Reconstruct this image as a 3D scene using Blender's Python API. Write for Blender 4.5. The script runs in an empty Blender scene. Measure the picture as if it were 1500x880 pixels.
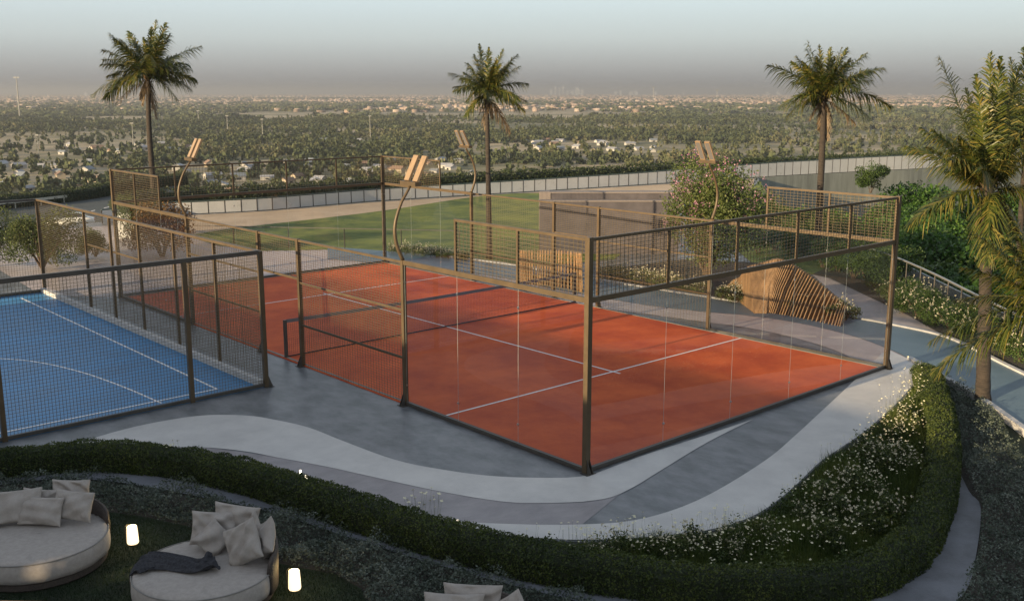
import bpy, math, random
import numpy as np
from mathutils import Vector, Matrix, Euler
random.seed(7); rng = np.random.default_rng(11)
SC = bpy.context.scene; COL = SC.collection
rad = math.radians
# ------------------------------------------------------------------ camera
CAM = np.array([-11.885, -11.4055, 6.3247]); YAW = .72984; PIT = -.2009; F = 1500.4
FW = np.array([math.sin(YAW)*math.cos(PIT), math.cos(YAW)*math.cos(PIT), math.sin(PIT)])
RT = np.array([math.cos(YAW), -math.sin(YAW), 0.]); UP = np.cross(RT, FW)
F2 = np.array([math.sin(YAW), math.cos(YAW)]); R2 = RT[:2]
cd = bpy.data.cameras.new("camera"); cam = bpy.data.objects.new("camera", cd); COL.objects.link(cam)
cd.sensor_width = 36; cd.lens = 36*F/1500; cd.clip_end = 90000; cd.clip_start = .1
M = Matrix(((RT[0], UP[0], -FW[0], CAM[0]), (RT[1], UP[1], -FW[1], CAM[1]), (RT[2], UP[2], -FW[2], CAM[2]), (0, 0, 0, 1)))
cam.matrix_world = M; SC.camera = cam

def G(px, py, z=0.):
    """survey helper: the point of the level plane z that the photograph shows at px, py"""
    d = FW + RT*(px-750)/F - UP*(py-440)/F
    t = (z-CAM[2])/d[2]
    return CAM + t*d
def G2(px, py, z=0.): return tuple(G(px, py, z)[:2])
def AT(px, d):
    """point of the valley floor on the bearing px at ground distance d"""
    a = YAW + math.atan((px-750)/F/math.cos(PIT)*.985)
    return CAM[0]+d*math.sin(a), CAM[1]+d*math.cos(a)

# ------------------------------------------------------------------ materials
MATS = {}
def nodes(name):
    m = bpy.data.materials.new(name); m.use_nodes = True
    nt = m.node_tree; return m, nt, nt.nodes['Principled BSDF']
def mat(name, col, rough=.6, metal=0., noise=.0, scale=8., bump=0., bscale=30., spec=.5, col2=None, detail=4, stretch=None, coat=0):
    if name in MATS: return MATS[name]
    m, nt, b = nodes(name); N = nt.nodes; Lk = nt.links
    b.inputs['Base Color'].default_value = (*col, 1); b.inputs['Roughness'].default_value = rough
    b.inputs['Metallic'].default_value = metal; b.inputs['Specular IOR Level'].default_value = spec
    if coat: b.inputs['Coat Weight'].default_value = coat
    tc = N.new('ShaderNodeTexCoord'); src = tc.outputs['Object']
    if stretch:
        mp = N.new('ShaderNodeMapping'); mp.inputs['Scale'].default_value = stretch; Lk.new(src, mp.inputs[0]); src = mp.outputs[0]
    if noise or col2:
        nz = N.new('ShaderNodeTexNoise'); nz.inputs['Scale'].default_value = scale; nz.inputs['Detail'].default_value = detail
        nz.inputs['Roughness'].default_value = .68
        Lk.new(src, nz.inputs[0])
        cr = N.new('ShaderNodeValToRGB'); cr.color_ramp.elements[0].position = .38; cr.color_ramp.elements[1].position = .62
        c2 = col2 or tuple(min(1, c*(1+noise)) for c in col); c1 = col if col2 else tuple(c*(1-noise) for c in col)
        cr.color_ramp.elements[0].color = (*c1, 1); cr.color_ramp.elements[1].color = (*c2, 1)
        Lk.new(nz.outputs[0], cr.inputs[0]); Lk.new(cr.outputs[0], b.inputs['Base Color'])
        mr = N.new('ShaderNodeMapRange'); mr.inputs[3].default_value = max(.02, rough-.1); mr.inputs[4].default_value = min(1, rough+.1)
        Lk.new(nz.outputs[0], mr.inputs[0]); Lk.new(mr.outputs[0], b.inputs['Roughness'])
    if bump:
        n2 = N.new('ShaderNodeTexNoise'); n2.inputs['Scale'].default_value = bscale; n2.inputs['Detail'].default_value = 5
        Lk.new(src, n2.inputs[0])
        bp = N.new('ShaderNodeBump'); bp.inputs['Strength'].default_value = bump; bp.inputs['Distance'].default_value = .02
        Lk.new(n2.outputs[0], bp.inputs['Height']); Lk.new(bp.outputs[0], b.inputs['Normal'])
    MATS[name] = m; return m
def leafmat(name, cols, trans=.25, rough=.55, patch=.0, pscale=1.):
    """leaves: colour varies from leaf to leaf, light passes through"""
    if name in MATS: return MATS[name]
    m, nt, b = nodes(name); N = nt.nodes; Lk = nt.links
    g = N.new('ShaderNodeNewGeometry'); cr = N.new('ShaderNodeValToRGB'); cr.color_ramp.interpolation = 'LINEAR'
    el = cr.color_ramp.elements
    while len(el) < len(cols): el.new(.5)
    for i, c in enumerate(cols): el[i].position = i/(len(cols)-1); el[i].color = (*c, 1)
    src = g.outputs['Random Per Island']
    if patch:
        tc = N.new('ShaderNodeTexCoord'); nz = N.new('ShaderNodeTexNoise'); nz.inputs['Scale'].default_value = pscale
        Lk.new(tc.outputs['Object'], nz.inputs[0])
        mr = N.new('ShaderNodeMapRange'); mr.inputs[1].default_value = .35; mr.inputs[2].default_value = .65
        Lk.new(nz.outputs[0], mr.inputs[0])
        mx = N.new('ShaderNodeMix'); mx.inputs[0].default_value = patch
        Lk.new(src, mx.inputs[2]); Lk.new(mr.outputs[0], mx.inputs[3]); src = mx.outputs[0]
    Lk.new(src, cr.inputs[0]); Lk.new(cr.outputs[0], b.inputs['Base Color'])
    b.inputs['Roughness'].default_value = rough; b.inputs['Specular IOR Level'].default_value = .3
    if trans:
        t = N.new('ShaderNodeBsdfTranslucent'); Lk.new(cr.outputs[0], t.inputs[0])
        ms = N.new('ShaderNodeMixShader'); ms.inputs[0].default_value = trans
        Lk.new(b.outputs[0], ms.inputs[1]); Lk.new(t.outputs[0], ms.inputs[2])
        Lk.new(ms.outputs[0], N['Material Output'].inputs[0])
    MATS[name] = m; return m
def glassmat(name, tint, refl=1.5, base=.0):
    m = bpy.data.materials.new(name); m.use_nodes = True; nt = m.node_tree; N = nt.nodes; N.clear(); Lk = nt.links
    o = N.new('ShaderNodeOutputMaterial'); t = N.new('ShaderNodeBsdfTransparent'); t.inputs[0].default_value = (*tint, 1)
    g = N.new('ShaderNodeBsdfGlossy'); g.inputs['Roughness'].default_value = .02; g.inputs[0].default_value = (.9, .93, .95, 1)
    f0 = N.new('ShaderNodeLayerWeight'); f0.inputs[0].default_value = .5     # facing term: same from both sides
    f = N.new('ShaderNodeMath'); f.operation = 'POWER'; f.inputs[1].default_value = 5.0; Lk.new(f0.outputs['Facing'], f.inputs[0])
    a = N.new('ShaderNodeMath'); a.operation = 'MULTIPLY_ADD'; a.inputs[1].default_value = .75; a.inputs[2].default_value = .05+base; a.use_clamp = True
    ms = N.new('ShaderNodeMixShader'); Lk.new(f.outputs[0], a.inputs[0]); Lk.new(a.outputs[0], ms.inputs[0]); Lk.new(t.outputs[0], ms.inputs[1]); Lk.new(g.outputs[0], ms.inputs[2])
    Lk.new(ms.outputs[0], o.inputs[0]); MATS[name] = m; return m
def emis(name, col, s):
    m, nt, b = nodes(name); b.inputs['Base Color'].default_value = (.8, .8, .75, 1)
    b.inputs['Emission Color'].default_value = (*col, 1); b.inputs['Emission Strength'].default_value = s
    MATS[name] = m; return m

# ------------------------------------------------------------------ mesh building
class MB:
    def __init__(s): s.v = []; s.f = []; s.mi = []; s.c = 0
    def add(s, vs, fs):
        o = len(s.v); s.v += [tuple(v) for v in vs]; s.f += [tuple(i+o for i in f) for f in fs]; s.mi += [s.c]*len(fs)
    def box(s, x0, x1, y0, y1, z0, z1):
        s.add([(x0,y0,z0),(x1,y0,z0),(x1,y1,z0),(x0,y1,z0),(x0,y0,z1),(x1,y0,z1),(x1,y1,z1),(x0,y1,z1)],
              [(0,3,2,1),(4,5,6,7),(0,1,5,4),(1,2,6,5),(2,3,7,6),(3,0,4,7)]); return s
    def bar(s, a, b, w, h, up=(0,0,1)):
        a = Vector(a); b = Vector(b); d = (b-a).normalized(); up = Vector(up)
        if abs(d.dot(up)) > .95: up = Vector((0,1,0))
        r = d.cross(up).normalized(); u = r.cross(d).normalized(); r *= w/2; u *= h/2
        s.add([a-r-u,a+r-u,a+r+u,a-r+u,b-r-u,b+r-u,b+r+u,b-r+u],[(0,1,2,3),(7,6,5,4),(0,4,5,1),(1,5,6,2),(2,6,7,3),(3,7,4,0)]); return s
    def tube(s, pts, rr, n=8, cap=True):
        pts = [Vector(p) for p in pts]
        if not hasattr(rr, '__len__'): rr = [rr]*len(pts)
        vs = []; fs = []; r = None
        for i, p in enumerate(pts):
            d = (pts[min(i+1, len(pts)-1)]-pts[max(i-1, 0)]).normalized()
            if r is None: r = d.orthogonal().normalized()
            r = (r-d*r.dot(d)).normalized(); u = d.cross(r)
            for k in range(n):
                a = 2*math.pi*k/n; vs.append(p+(r*math.cos(a)+u*math.sin(a))*rr[i])
        for i in range(len(pts)-1):
            for k in range(n):
                k2 = (k+1) % n; fs.append((i*n+k, i*n+k2, (i+1)*n+k2, (i+1)*n+k))
        if cap: fs.append(tuple(range(n))[::-1]); fs.append(tuple((len(pts)-1)*n+k for k in range(n)))
        s.add(vs, fs); return s
    def prism(s, poly, z0, z1):
        n = len(poly); s.add([(x,y,z0) for x,y in poly]+[(x,y,z1) for x,y in poly],
            [tuple(range(n))[::-1], tuple(range(n, 2*n))]+[(i,(i+1)%n,(i+1)%n+n,i+n) for i in range(n)]); return s
    def lathe(s, prof, n=32, c=(0,0,0)):
        vs = [(c[0]+r*math.cos(2*math.pi*k/n), c[1]+r*math.sin(2*math.pi*k/n), c[2]+z) for r, z in prof for k in range(n)]
        fs = [(i*n+k, i*n+(k+1)%n, (i+1)*n+(k+1)%n, (i+1)*n+k) for i in range(len(prof)-1) for k in range(n)]
        s.add(vs, fs); return s
    def build(s, name, mats, parent=None, smooth=False, loc=None):
        me = bpy.data.meshes.new(name); me.from_pydata(s.v, [], s.f)
        for m in (mats if isinstance(mats, (list, tuple)) else [mats]): me.materials.append(m)
        if max(s.mi, default=0): me.polygons.foreach_set('material_index', s.mi)
        if smooth: me.polygons.foreach_set('use_smooth', [True]*len(me.polygons))
        me.update(); return link(name, me, parent, loc)
def link(name, me, parent=None, loc=None):
    o = bpy.data.objects.new(name, me); COL.objects.link(o)
    if parent is not None: o.parent = parent
    if loc is not None: o.location = loc
    return o
def npmesh(name, V, Fq, mats, parent=None, smooth=False, loc=None, mi=None):
    """V (n,3), Fq (m,k) all faces with k corners"""
    me = bpy.data.meshes.new(name); V = np.asarray(V, np.float32); Fq = np.asarray(Fq, np.int32); k = Fq.shape[1]
    me.vertices.add(len(V)); me.vertices.foreach_set('co', V.ravel())
    me.loops.add(Fq.size); me.loops.foreach_set('vertex_index', Fq.ravel())
    me.polygons.add(len(Fq)); me.polygons.foreach_set('loop_start', np.arange(len(Fq), dtype=np.int32)*k)
    for m in (mats if isinstance(mats, (list, tuple)) else [mats]): me.materials.append(m)
    if mi is not None: me.polygons.foreach_set('material_index', np.asarray(mi, np.int32))
    if smooth: me.polygons.foreach_set('use_smooth', np.ones(len(Fq), bool))
    me.update(calc_edges=True); me.validate()
    return link(name, me, parent, loc)
def tag(o, label, cat, group=None):
    o['label'] = label; o['category'] = cat
    if group: o['group'] = group
    return o
def kind(o, k, label=None, cat=None):
    o['kind'] = k
    if label: o['label'] = label
    if cat: o['category'] = cat
    return o
def empty(name, loc=(0,0,0), rz=0.):
    o = bpy.data.objects.new(name, None); COL.objects.link(o); o.location = loc; o.rotation_euler = (0,0,rz); return o
def copy_tree(o, parent=None):
    c = o.copy(); COL.objects.link(c); c.parent = parent
    for ch in list(o.children): copy_tree(ch, c)
    return c
def sheet(name, pts, z, m, thick=0):
    mb = MB()
    if thick: mb.prism(pts, z-thick, z)
    else: mb.add([(x,y,z) for x,y in pts], [tuple(range(len(pts)))])
    # triangulate properly
    o = mb.build(name, m)
    import bmesh
    bm = bmesh.new(); bm.from_mesh(o.data); bmesh.ops.triangulate(bm, faces=[f for f in bm.faces if len(f.verts) > 4])
    bmesh.ops.recalc_face_normals(bm, faces=bm.faces)
    if not thick:
        for f in bm.faces:
            if f.normal.z < 0: f.normal_flip()
    bm.to_mesh(o.data); bm.free(); return o
def smooth_pts(pts, n=6):
    """Catmull-Rom through points"""
    P = [np.array(p, float) for p in pts]; out = []
    for i in range(len(P)-1):
        p0 = P[max(i-1,0)]; p1 = P[i]; p2 = P[i+1]; p3 = P[min(i+2,len(P)-1)]
        for k in range(n):
            t = k/n; out.append(.5*((2*p1)+(-p0+p2)*t+(2*p0-5*p1+4*p2-p3)*t*t+(-p0+3*p1-3*p2+p3)*t**3))
    out.append(P[-1]); return [tuple(p) for p in out]
def band(edge1, edge2, z=0., n=5):
    """outline from two edges given as photo points on level z"""
    a = smooth_pts([G2(x, y, z) for x, y in edge1], n); b = smooth_pts([G2(x, y, z) for x, y in edge2], n)
    return a+b[::-1]

# ---- foliage
def leaf_quads(C, size, flat=.0, aspect=2.2, nrm=None):
    """one folded leaf (rhombus) per centre"""
    n = len(C); C = np.asarray(C)
    d = rng.normal(size=(n,3)); 
    if flat: d[:,2] *= (1-flat)
    if nrm is not None: d = d - (d*nrm).sum(1)[:,None]*nrm*.7
    d /= np.linalg.norm(d,axis=1)[:,None]+1e-9
    e = np.cross(d, rng.normal(size=(n,3))); e /= np.linalg.norm(e,axis=1)[:,None]+1e-9
    s = (size*rng.uniform(.6,1.25,n))[:,None] if np.isscalar(size) else (size*rng.uniform(.7,1.2,n))[:,None]
    a = d*s*.5; b = e*s*.5/aspect
    V = np.stack([C-a, C+b, C+a, C-b],1).reshape(-1,3)
    return V, np.arange(4*n).reshape(n,4)
def blades(P, h, w, lean=.35):
    """grass blades as narrow triangles"""
    n = len(P); P = np.asarray(P); a = rng.uniform(0, 2*math.pi, n); hh = h*rng.uniform(.5,1.3,n)
    s = np.stack([np.cos(a), np.sin(a), 0*a],1)*w/2; b = rng.uniform(0,2*math.pi,n); l = rng.uniform(0,lean,n)*hh
    t = P+np.stack([np.cos(b)*l, np.sin(b)*l, hh],1)
    V = np.stack([P-s, P+s, t],1).reshape(-1,3); return V, np.arange(3*n).reshape(n,3)
def inpoly(P, poly):
    P = np.asarray(P); x, y = P[:,0], P[:,1]; r = np.zeros(len(P), bool); n = len(poly); j = n-1
    for i in range(n):
        xi, yi = poly[i]; xj, yj = poly[j]
        c = ((yi > y) != (yj > y)) & (x < (xj-xi)*(y-yi)/(yj-yi+1e-12)+xi); r ^= c; j = i
    return r
def scatter(poly, n):
    A = np.array(poly); lo = A.min(0); hi = A.max(0); P = rng.uniform(lo, hi, (n*2, 2))
    P = P[inpoly(P, poly)][:n]; return P
def vnoise(P, s, seed=0):
    """cheap smooth value noise, 0..1"""
    r = np.random.default_rng(seed); T = r.random((64,64)); Q = P*s; i = np.floor(Q).astype(int); f = Q-i; f = f*f*(3-2*f)
    g = lambda a, b: T[(i[:,0]+a) % 64, (i[:,1]+b) % 64]
    return (g(0,0)*(1-f[:,0])+g(1,0)*f[:,0])*(1-f[:,1])+(g(0,1)*(1-f[:,0])+g(1,1)*f[:,0])*f[:,1]
def crown_points(n, blobs, shell=.35):
    """points spread near the surfaces of lumpy blobs: list of (centre, radii)"""
    w = np.array([b[1][0]*b[1][1] for b in blobs]); idx = rng.choice(len(blobs), n, p=w/w.sum())
    d = rng.normal(size=(n,3)); d /= np.linalg.norm(d,axis=1)[:,None]
    r = 1-shell*rng.random(n)**1.5; C = np.array([b[0] for b in blobs])[idx]; R = np.array([b[1] for b in blobs])[idx]
    return C + d*R*r[:,None]*rng.uniform(.9,1.08,(n,1))
def blob_crown(R, H, n, seed):
    r = random.Random(seed); out = []
    for i in range(n):
        a = r.uniform(0, 6.28); q = r.uniform(.15, .75)*R; z = r.uniform(.25, .8)*H
        s = r.uniform(.28, .45)*R; out.append(((q*math.cos(a), q*math.sin(a), z), (s, s, s*r.uniform(.7,.95))))
    out.append(((0,0,H*.6), (R*.5,R*.5,H*.38))); return out

# ------------------------------------------------------------------ palette
bronze = mat('bronze_metal', (.090,.062,.033), .5, .25, noise=.12, scale=3, bump=.03, bscale=60)
dark_steel = mat('dark_steel', (.065,.058,.05), .5, .25, noise=.15, scale=4)
wirem = mat('wire_coating', (.13,.098,.055), .45, .3)
red = mat('red_court', (.42,.062,.018), .7, spec=.15, col2=(.62,.12,.034), scale=.55, bump=.08, bscale=220, detail=8)
blue = mat('blue_court', (.035,.18,.37), .45, spec=.4, noise=.14, scale=.7, bump=.08, bscale=200, detail=8)
white_line = mat('white_paint', (.74,.72,.70), .6, noise=.06, scale=12)
paving = mat('paving_concrete', (.082,.09,.098), .42, bump=.08, bscale=9, col2=(.185,.19,.20), scale=2.2, detail=9, stretch=(1,.55,1))
paving2 = mat('mauve_concrete', (.165,.15,.158), .42, bump=.08, bscale=9, col2=(.265,.24,.245), scale=1.5, detail=9, stretch=(.6,1,1))
pale = mat('pale_concrete', (.42,.405,.39), .5, bump=.03, bscale=15, col2=(.52,.50,.475), scale=1.0, detail=8)
pinkpave = mat('pink_paving', (.36,.30,.285), .5, bump=.03, bscale=15, col2=(.46,.39,.36), scale=1.2, detail=8)
teal = mat('teal_asphalt', (.07,.115,.145), .5, bump=.1, bscale=90, col2=(.10,.15,.18), scale=1.4, detail=9)
asphalt = mat('asphalt', (.035,.042,.04), .8, noise=.2, scale=.3)
kerbm = mat('kerb_concrete', (.40,.39,.38), .7, noise=.12, scale=6, bump=.1)
soil = mat('soil', (.035,.03,.022), .95, noise=.3, scale=4, bump=.5)
conc = mat('wall_concrete', (.19,.20,.175), .7, noise=.22, stretch=(1,1,.12), scale=1.5, bump=.1, bscale=12, detail=8)
conc_p = mat('mauve_wall', (.075,.066,.072), .6, noise=.15, scale=2, bump=.1, detail=8)
sand = mat('sandy_ground', (.36,.27,.18), .9, col2=(.46,.35,.24), scale=.5, bump=.3, bscale=3, detail=10)
wood = mat('slat_timber', (.27,.16,.075), .5, noise=.25, scale=5, stretch=(1,1,.2))
glass = glassmat('clear_glass', (.855,.86,.87))
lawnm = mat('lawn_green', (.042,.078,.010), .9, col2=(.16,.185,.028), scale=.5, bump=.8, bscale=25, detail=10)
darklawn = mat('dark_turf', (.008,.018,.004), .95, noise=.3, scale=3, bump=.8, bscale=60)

# ------------------------------------------------------------------ paving and ground sheets
def pw(l, z=0.): return [G2(x, y, z) for x, y in l]
plat = ([(-60,-40)] + [(-45, 30)] + pw([(-60,336),(60,334),(170,323),(232,316),(400,308),(540,296),(715,285),(960,270),(1110,260)])
        + pw([(1128,290),(1190,325),(1275,362),(1390,418),(1500,472),(1640,545)]) + [(18,-40)])
bed_poly_px_outer = [(640,761),(700,782),(790,790.5),(850,792.5),(929,790),(983,785),(1038,778),(1093,762),(1129,742),(1165,713),(1202,678),(1238,653),(1270,631),(1318,590),(1336,566),(1340,545)]
# upper platform, its edge towards the planting is a kerb
edge_pts = smooth_pts(pw([(-300,720),(-60,695),(0,690),(75,684),(150,680),(230,686),(300,697),(380,717),(450,740),(520,755),(600,762),(640,765),(685,777),(730,785),(790,790),(850,792.5),(929,790),(983,785),(1038,778),(1093,762),(1129,742),(1165,713),(1202,678),(1238,653),(1270,631),(1315,592),(1338,565),(1349,545),(1362,545),(1397,562),(1430,582),(1500,630),(1640,740)]), 5)
plat_top = ([(-60, 5)] + [(-45, 30)] + plat[2:-1] + edge_pts[::-1])
kind(sheet('paving', plat_top, 0., paving, thick=4.), 'structure')
kind(sheet('planting_bed', [(-60,-40),(-60,6)]+[(x-.0, y) for x, y in smooth_pts(pw([(-300,700),(0,670),(300,680),(640,740),(850,770),(1100,740),(1300,560),(1400,540),(1640,700)]),3)]+[(22,-40)], -.1, soil, thick=3.8), 'structure')
# kerb edge strip under pale bands
def strip_along(name, pts, w, z0, z1, m, st=True):
    mb = MB(); P = [np.array(p) for p in pts]
    L = []; R = []
    for i, p in enumerate(P):
        d = P[min(i+1,len(P)-1)]-P[max(i-1,0)]; d /= np.linalg.norm(d)+1e-9; nn = np.array([-d[1], d[0]])
        L.append(p+nn*w/2); R.append(p-nn*w/2)
    n = len(P); vs = [(*p, z0) for p in L]+[(*p, z0) for p in R]+[(*p, z1) for p in L]+[(*p, z1) for p in R]; fs = []
    for i in range(n-1):
        fs += [(2*n+i,3*n+i,3*n+i+1,2*n+i+1),(i,2*n+i,2*n+i+1,i+1),(n+i,n+i+1,3*n+i+1,3*n+i),(i,i+1,n+i+1,n+i)]
    fs += [(0,n,3*n,2*n),(n-1,3*n-1,4*n-1,2*n-1)]
    mb.add(vs, fs); o = mb.build(name, m); return kind(o, 'structure') if st else o

b1 = band([(76,660),(182,629),(255,614),(309,608),(364,609),(400,614.5),(451,626),(505,647),(580,674),(655,689),(730,698),(820,700),(858,697)],
          [(76,662),(156,654.5),(236,654.5),(309,656),(364,662),(400,669),(475,683),(550,699.5),(640,719),(730,734),(790,737),(856,735)])
b1b = band([(850,699),(862,697.5),(940,668),(1020,642),(1104,614)],[(850,735.4),(893,729),(929,713),(965,691),(1038,647),(1103,614.5)])
kind(sheet('pale_path', b1, .008, pale), 'structure'); kind(sheet('pale_path', b1b, .0085, pale), 'structure')
b2 = band([(640,761),(700,766),(790,769),(850,768.5),(911,765),(965,754),(1020,734),(1074,705),(1129,669),(1165,638),(1202,604),(1249,560),(1290,520),(1300,512)],
          [(640,763),(685,775),(730,783.5),(790,788.5),(850,791),(929,788.5),(983,783.5),(1038,776.5),(1093,760.5),(1129,740.5),(1165,711.5),(1200,678),(1237,652.5),(1270,629.5),(1314,590.5),(1337,563.5),(1347,545.5),(1332,527)])
kind(sheet('pale_path', b2, .012, pale), 'structure')
mv = band([(120,657),(236,655),(309,656.5),(400,669),(475,683),(550,699.5),(640,719),(730,734),(790,737),(856,735.3),(893,729),(910,722)],
          [(-60,700),(0,690),(75,684),(150,680),(230,686),(300,697),(380,717),(450,740),(520,755),(600,762),(700,768),(850,770)])
kind(sheet('mauve_paving', mv, .004, paving2), 'structure')
tb = band([(480,362),(540,366),(640,375),(692,381),(757,390),(809,400),(877,411),(960,424),(1042,437),(1110,447),(1172,457),(1247,466),(1309,477),(1390,496),(1469,534),(1500,549),(1640,615)],
          [(480,380),(540,385),(640,393),(692,400),(740,408),(803,422),(885,437),(960,449),(1042,458),(1100,463),(1172,474),(1247,492),(1300,511),(1332,526),(1395,561.5),(1430,581),(1498,629),(1640,735)])
kind(sheet('teal_path', tb, .016, teal), 'structure')
ps = band([(640,393),(740,408),(803,422),(885,437),(960,449),(1042,458),(1100,463),(1172,474),(1247,492),(1300,511),(1332,526)],
          [(640,402),(740,418),(803,436),(885,452),(960,462),(1042,473),(1100,481),(1160,494),(1220,512),(1262,532),(1300,550)])
kind(sheet('pale_path', ps, .009, pinkpave), 'structure')
for k, (e1, wd, zt) in enumerate([([(640,375),(692,381),(757,390),(809,400),(877,411),(960,424),(1042,437),(1110,447),(1172,457),(1247,466),(1309,477),(1390,496),(1469,534),(1500,549),(1640,615)],.12,.06),
                              ([(1332,526),(1395,561.5),(1430,581),(1498,629),(1640,735)],.12,.07)]):
    strip_along('kerb', smooth_pts(pw(e1),4), wd, -.08, zt, kerbm)
kind(sheet('pink_paving', pw([(1190,402),(1215,408),(1262,430),(1330,462),(1378,489),(1309,476),(1247,465),(1232,440)]), .005, pinkpave), 'structure')
kind(sheet('pink_paving', pw([(-40,372),(-40,340),(60,338),(165,330),(250,338),(300,352),(360,368),(480,366),(560,372),(640,380),(640,392),(300,440),(60,432)]), .003, pinkpave), 'structure')
kind(sheet('sandy_strip', pw([(175,326),(232,318),(400,309),(540,297),(715,286),(960,271),(1105,262),(1100,290),(960,300),(700,300),(400,345),(300,350)]), .004, sand), 'structure')
lawn_poly = smooth_pts(pw([(272,346),(330,336),(400,328),(560,309),(700,288),(790,283),(860,290)]),4)+pw([(960,330),(900,380),(790,390),(690,380),(600,370),(480,366),(380,368),(320,360)])
lw = sheet('lawn', lawn_poly, .010, lawnm); kind(lw, 'structure')
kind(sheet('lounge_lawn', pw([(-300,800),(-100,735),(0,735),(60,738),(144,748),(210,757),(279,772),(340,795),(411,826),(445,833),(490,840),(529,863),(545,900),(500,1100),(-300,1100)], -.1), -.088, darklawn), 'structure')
# narrow concrete edging behind the hedge, widening to a path on the right
ins = [(-60,722),(0,712),(90,703),(180,709),(300,731),(400,753),(520,792),(640,829),(820,877),(950,903),(1100,915),(1220,925),(1330,930),(1410,874),(1430,812),(1436,744),(1419,721),(1400,675),(1385,600),(1372,560)]
hc = [(-60,708),(0,698),(75,690),(150,686),(230,691),(300,702),(380,722),(450,745),(520,768),(600,795),(680,818),(760,838),(850,856),(950,870),(1050,882),(1150,884),(1240,874),(1300,848),(1342,812),(1366,762),(1378,710),(1380,660),(1374,620),(1364,585),(1354,562)]
kind(sheet('edging_path', band(hc, ins, -.1, 4), -.07, mat('edging_concrete', (.13,.135,.15), .6, noise=.25, scale=2, bump=.2, detail=9)), 'structure')

# ------------------------------------------------------------------ padel court
W, LY, P5, PG, PH = 10.03, 20.30, 5.16, 9.26, 11.15; PT = 3.46
kind(sheet('court_surface', [(0,0),(W,0),(W,LY),(0,LY)], .022, red, thick=.02), 'structure')
mb = MB()
lw_ = .055
for ys in (4.0, LY-4.0): mb.box(.03, W-.03, ys-lw_/2, ys+lw_/2, .0255, .0265)
mb.box(W/2-lw_/2, W/2+lw_/2, 3.78, 3.97, .0255, .0265); mb.box(W/2-lw_/2, W/2+lw_/2, 4.03, LY-4.03, .0255, .0265); mb.box(W/2-lw_/2, W/2+lw_/2, LY-3.97, LY-3.78, .0255, .0265)
kind(mb.build('court_lines', white_line), 'structure')

def wires(mb, a, b, z0, z1, sp=.05, r=.0055, spz=None):
    """welded mesh between plan points a and b"""
    a = np.array(a, float); b = np.array(b, float); L = np.linalg.norm(b-a); d = (b-a)/L; n = np.array([-d[1], d[0]])
    k = max(1, round(L/sp))
    for i in range(1, k):
        p = a+d*L*i/k; mb.bar((*p, z0), (*p, z1), r, r, up=(*n,0))
    k = max(1, round((z1-z0)/(spz or sp)))
    for i in range(1, k):
        z = z0+(z1-z0)*i/k; mb.bar((*(a+n*r*.9), z), (*(b+n*r*.9), z), r, r)
def mesh_panel(root, a, b, z0, z1, sp=.1, r=.0055, spz=.055):
    mb = MB(); wires(mb, a, b, z0, z1, sp, r, spz); return mb.build('wire_mesh', wirem, root)
def post(root, x, y, h, w=.09, gus=None, m=bronze, zb=0.):
    mb = MB(); mb.box(x-w/2, x+w/2, y-w/2, y+w/2, zb, h)
    mb.build('post', m, root)
    if gus:   # triangular stiffening plates at the foot, on the outer side, on a base plate
        g = MB(); dx, dy = gus
        for s in (-.032, .032):
            ox, oy = (-dy*s, dx*s)
            a0 = (x+dx*w/2+ox, y+dy*w/2+oy); a1 = (x+dx*(w/2+.1)+ox, y+dy*(w/2+.1)+oy)
            tx, ty = -dy*.004, dx*.004
            v = [(a0[0]-tx,a0[1]-ty,.012),(a1[0]-tx,a1[1]-ty,.012),(a0[0]-tx,a0[1]-ty,.26),(a0[0]+tx,a0[1]+ty,.012),(a1[0]+tx,a1[1]+ty,.012),(a0[0]+tx,a0[1]+ty,.26)]
            g.add(v, [(0,1,2),(5,4,3),(0,3,4,1),(1,4,5,2),(2,5,3,0)])
        cx, cy = x+dx*.05, y+dy*.05
        g.box(cx-.1, cx+.1, cy-.1, cy+.1, .002, .012); g.build('foot_bracket', dark_steel, root)
def rail(root, a, b, z, w=.06, h=.08, name='rail', m=bronze):
    d = np.array(b, float)-np.array(a, float); mb = MB(); mb.bar((*a, z), (*b, z), w, h); mb.build(name, m, root)
def pane(root, a, b, z0, z1, t=.012):
    a = np.array(a, float); b = np.array(b, float); d = (b-a)/np.linalg.norm(b-a); a = a+d*.006; b = b-d*.006; n = np.array([-d[1], d[0]])*t/2
    mb = MB(); mb.add([(*a,z0),(*b,z0),(*b,z1),(*a,z1)], [(0,1,2,3)])
    g = mb.build('glass_panel', glass, root)
    e = MB(); e.bar((*b+d*.0, z0), (*b+d*.0, z1), .005, .004, up=(*n,0)); e.build('polished_edge', mat('glass_edge', (.30,.33,.32), .3), g)
    c = MB()
    for z in (z0+.35, z1-.35): 
        c = MB(); c.bar((*(b+d*.004-n*2), z), (*(b+d*.004+n*2), z), .035, .03)
        c.build('clamp', mat('clamp_steel', (.5,.5,.5), .3, 1.), g)
cage = empty('padel_cage'); tag(cage, 'glass and wire mesh cage with bronze frame around the red padel court', 'court enclosure')
pg = .0
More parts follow.
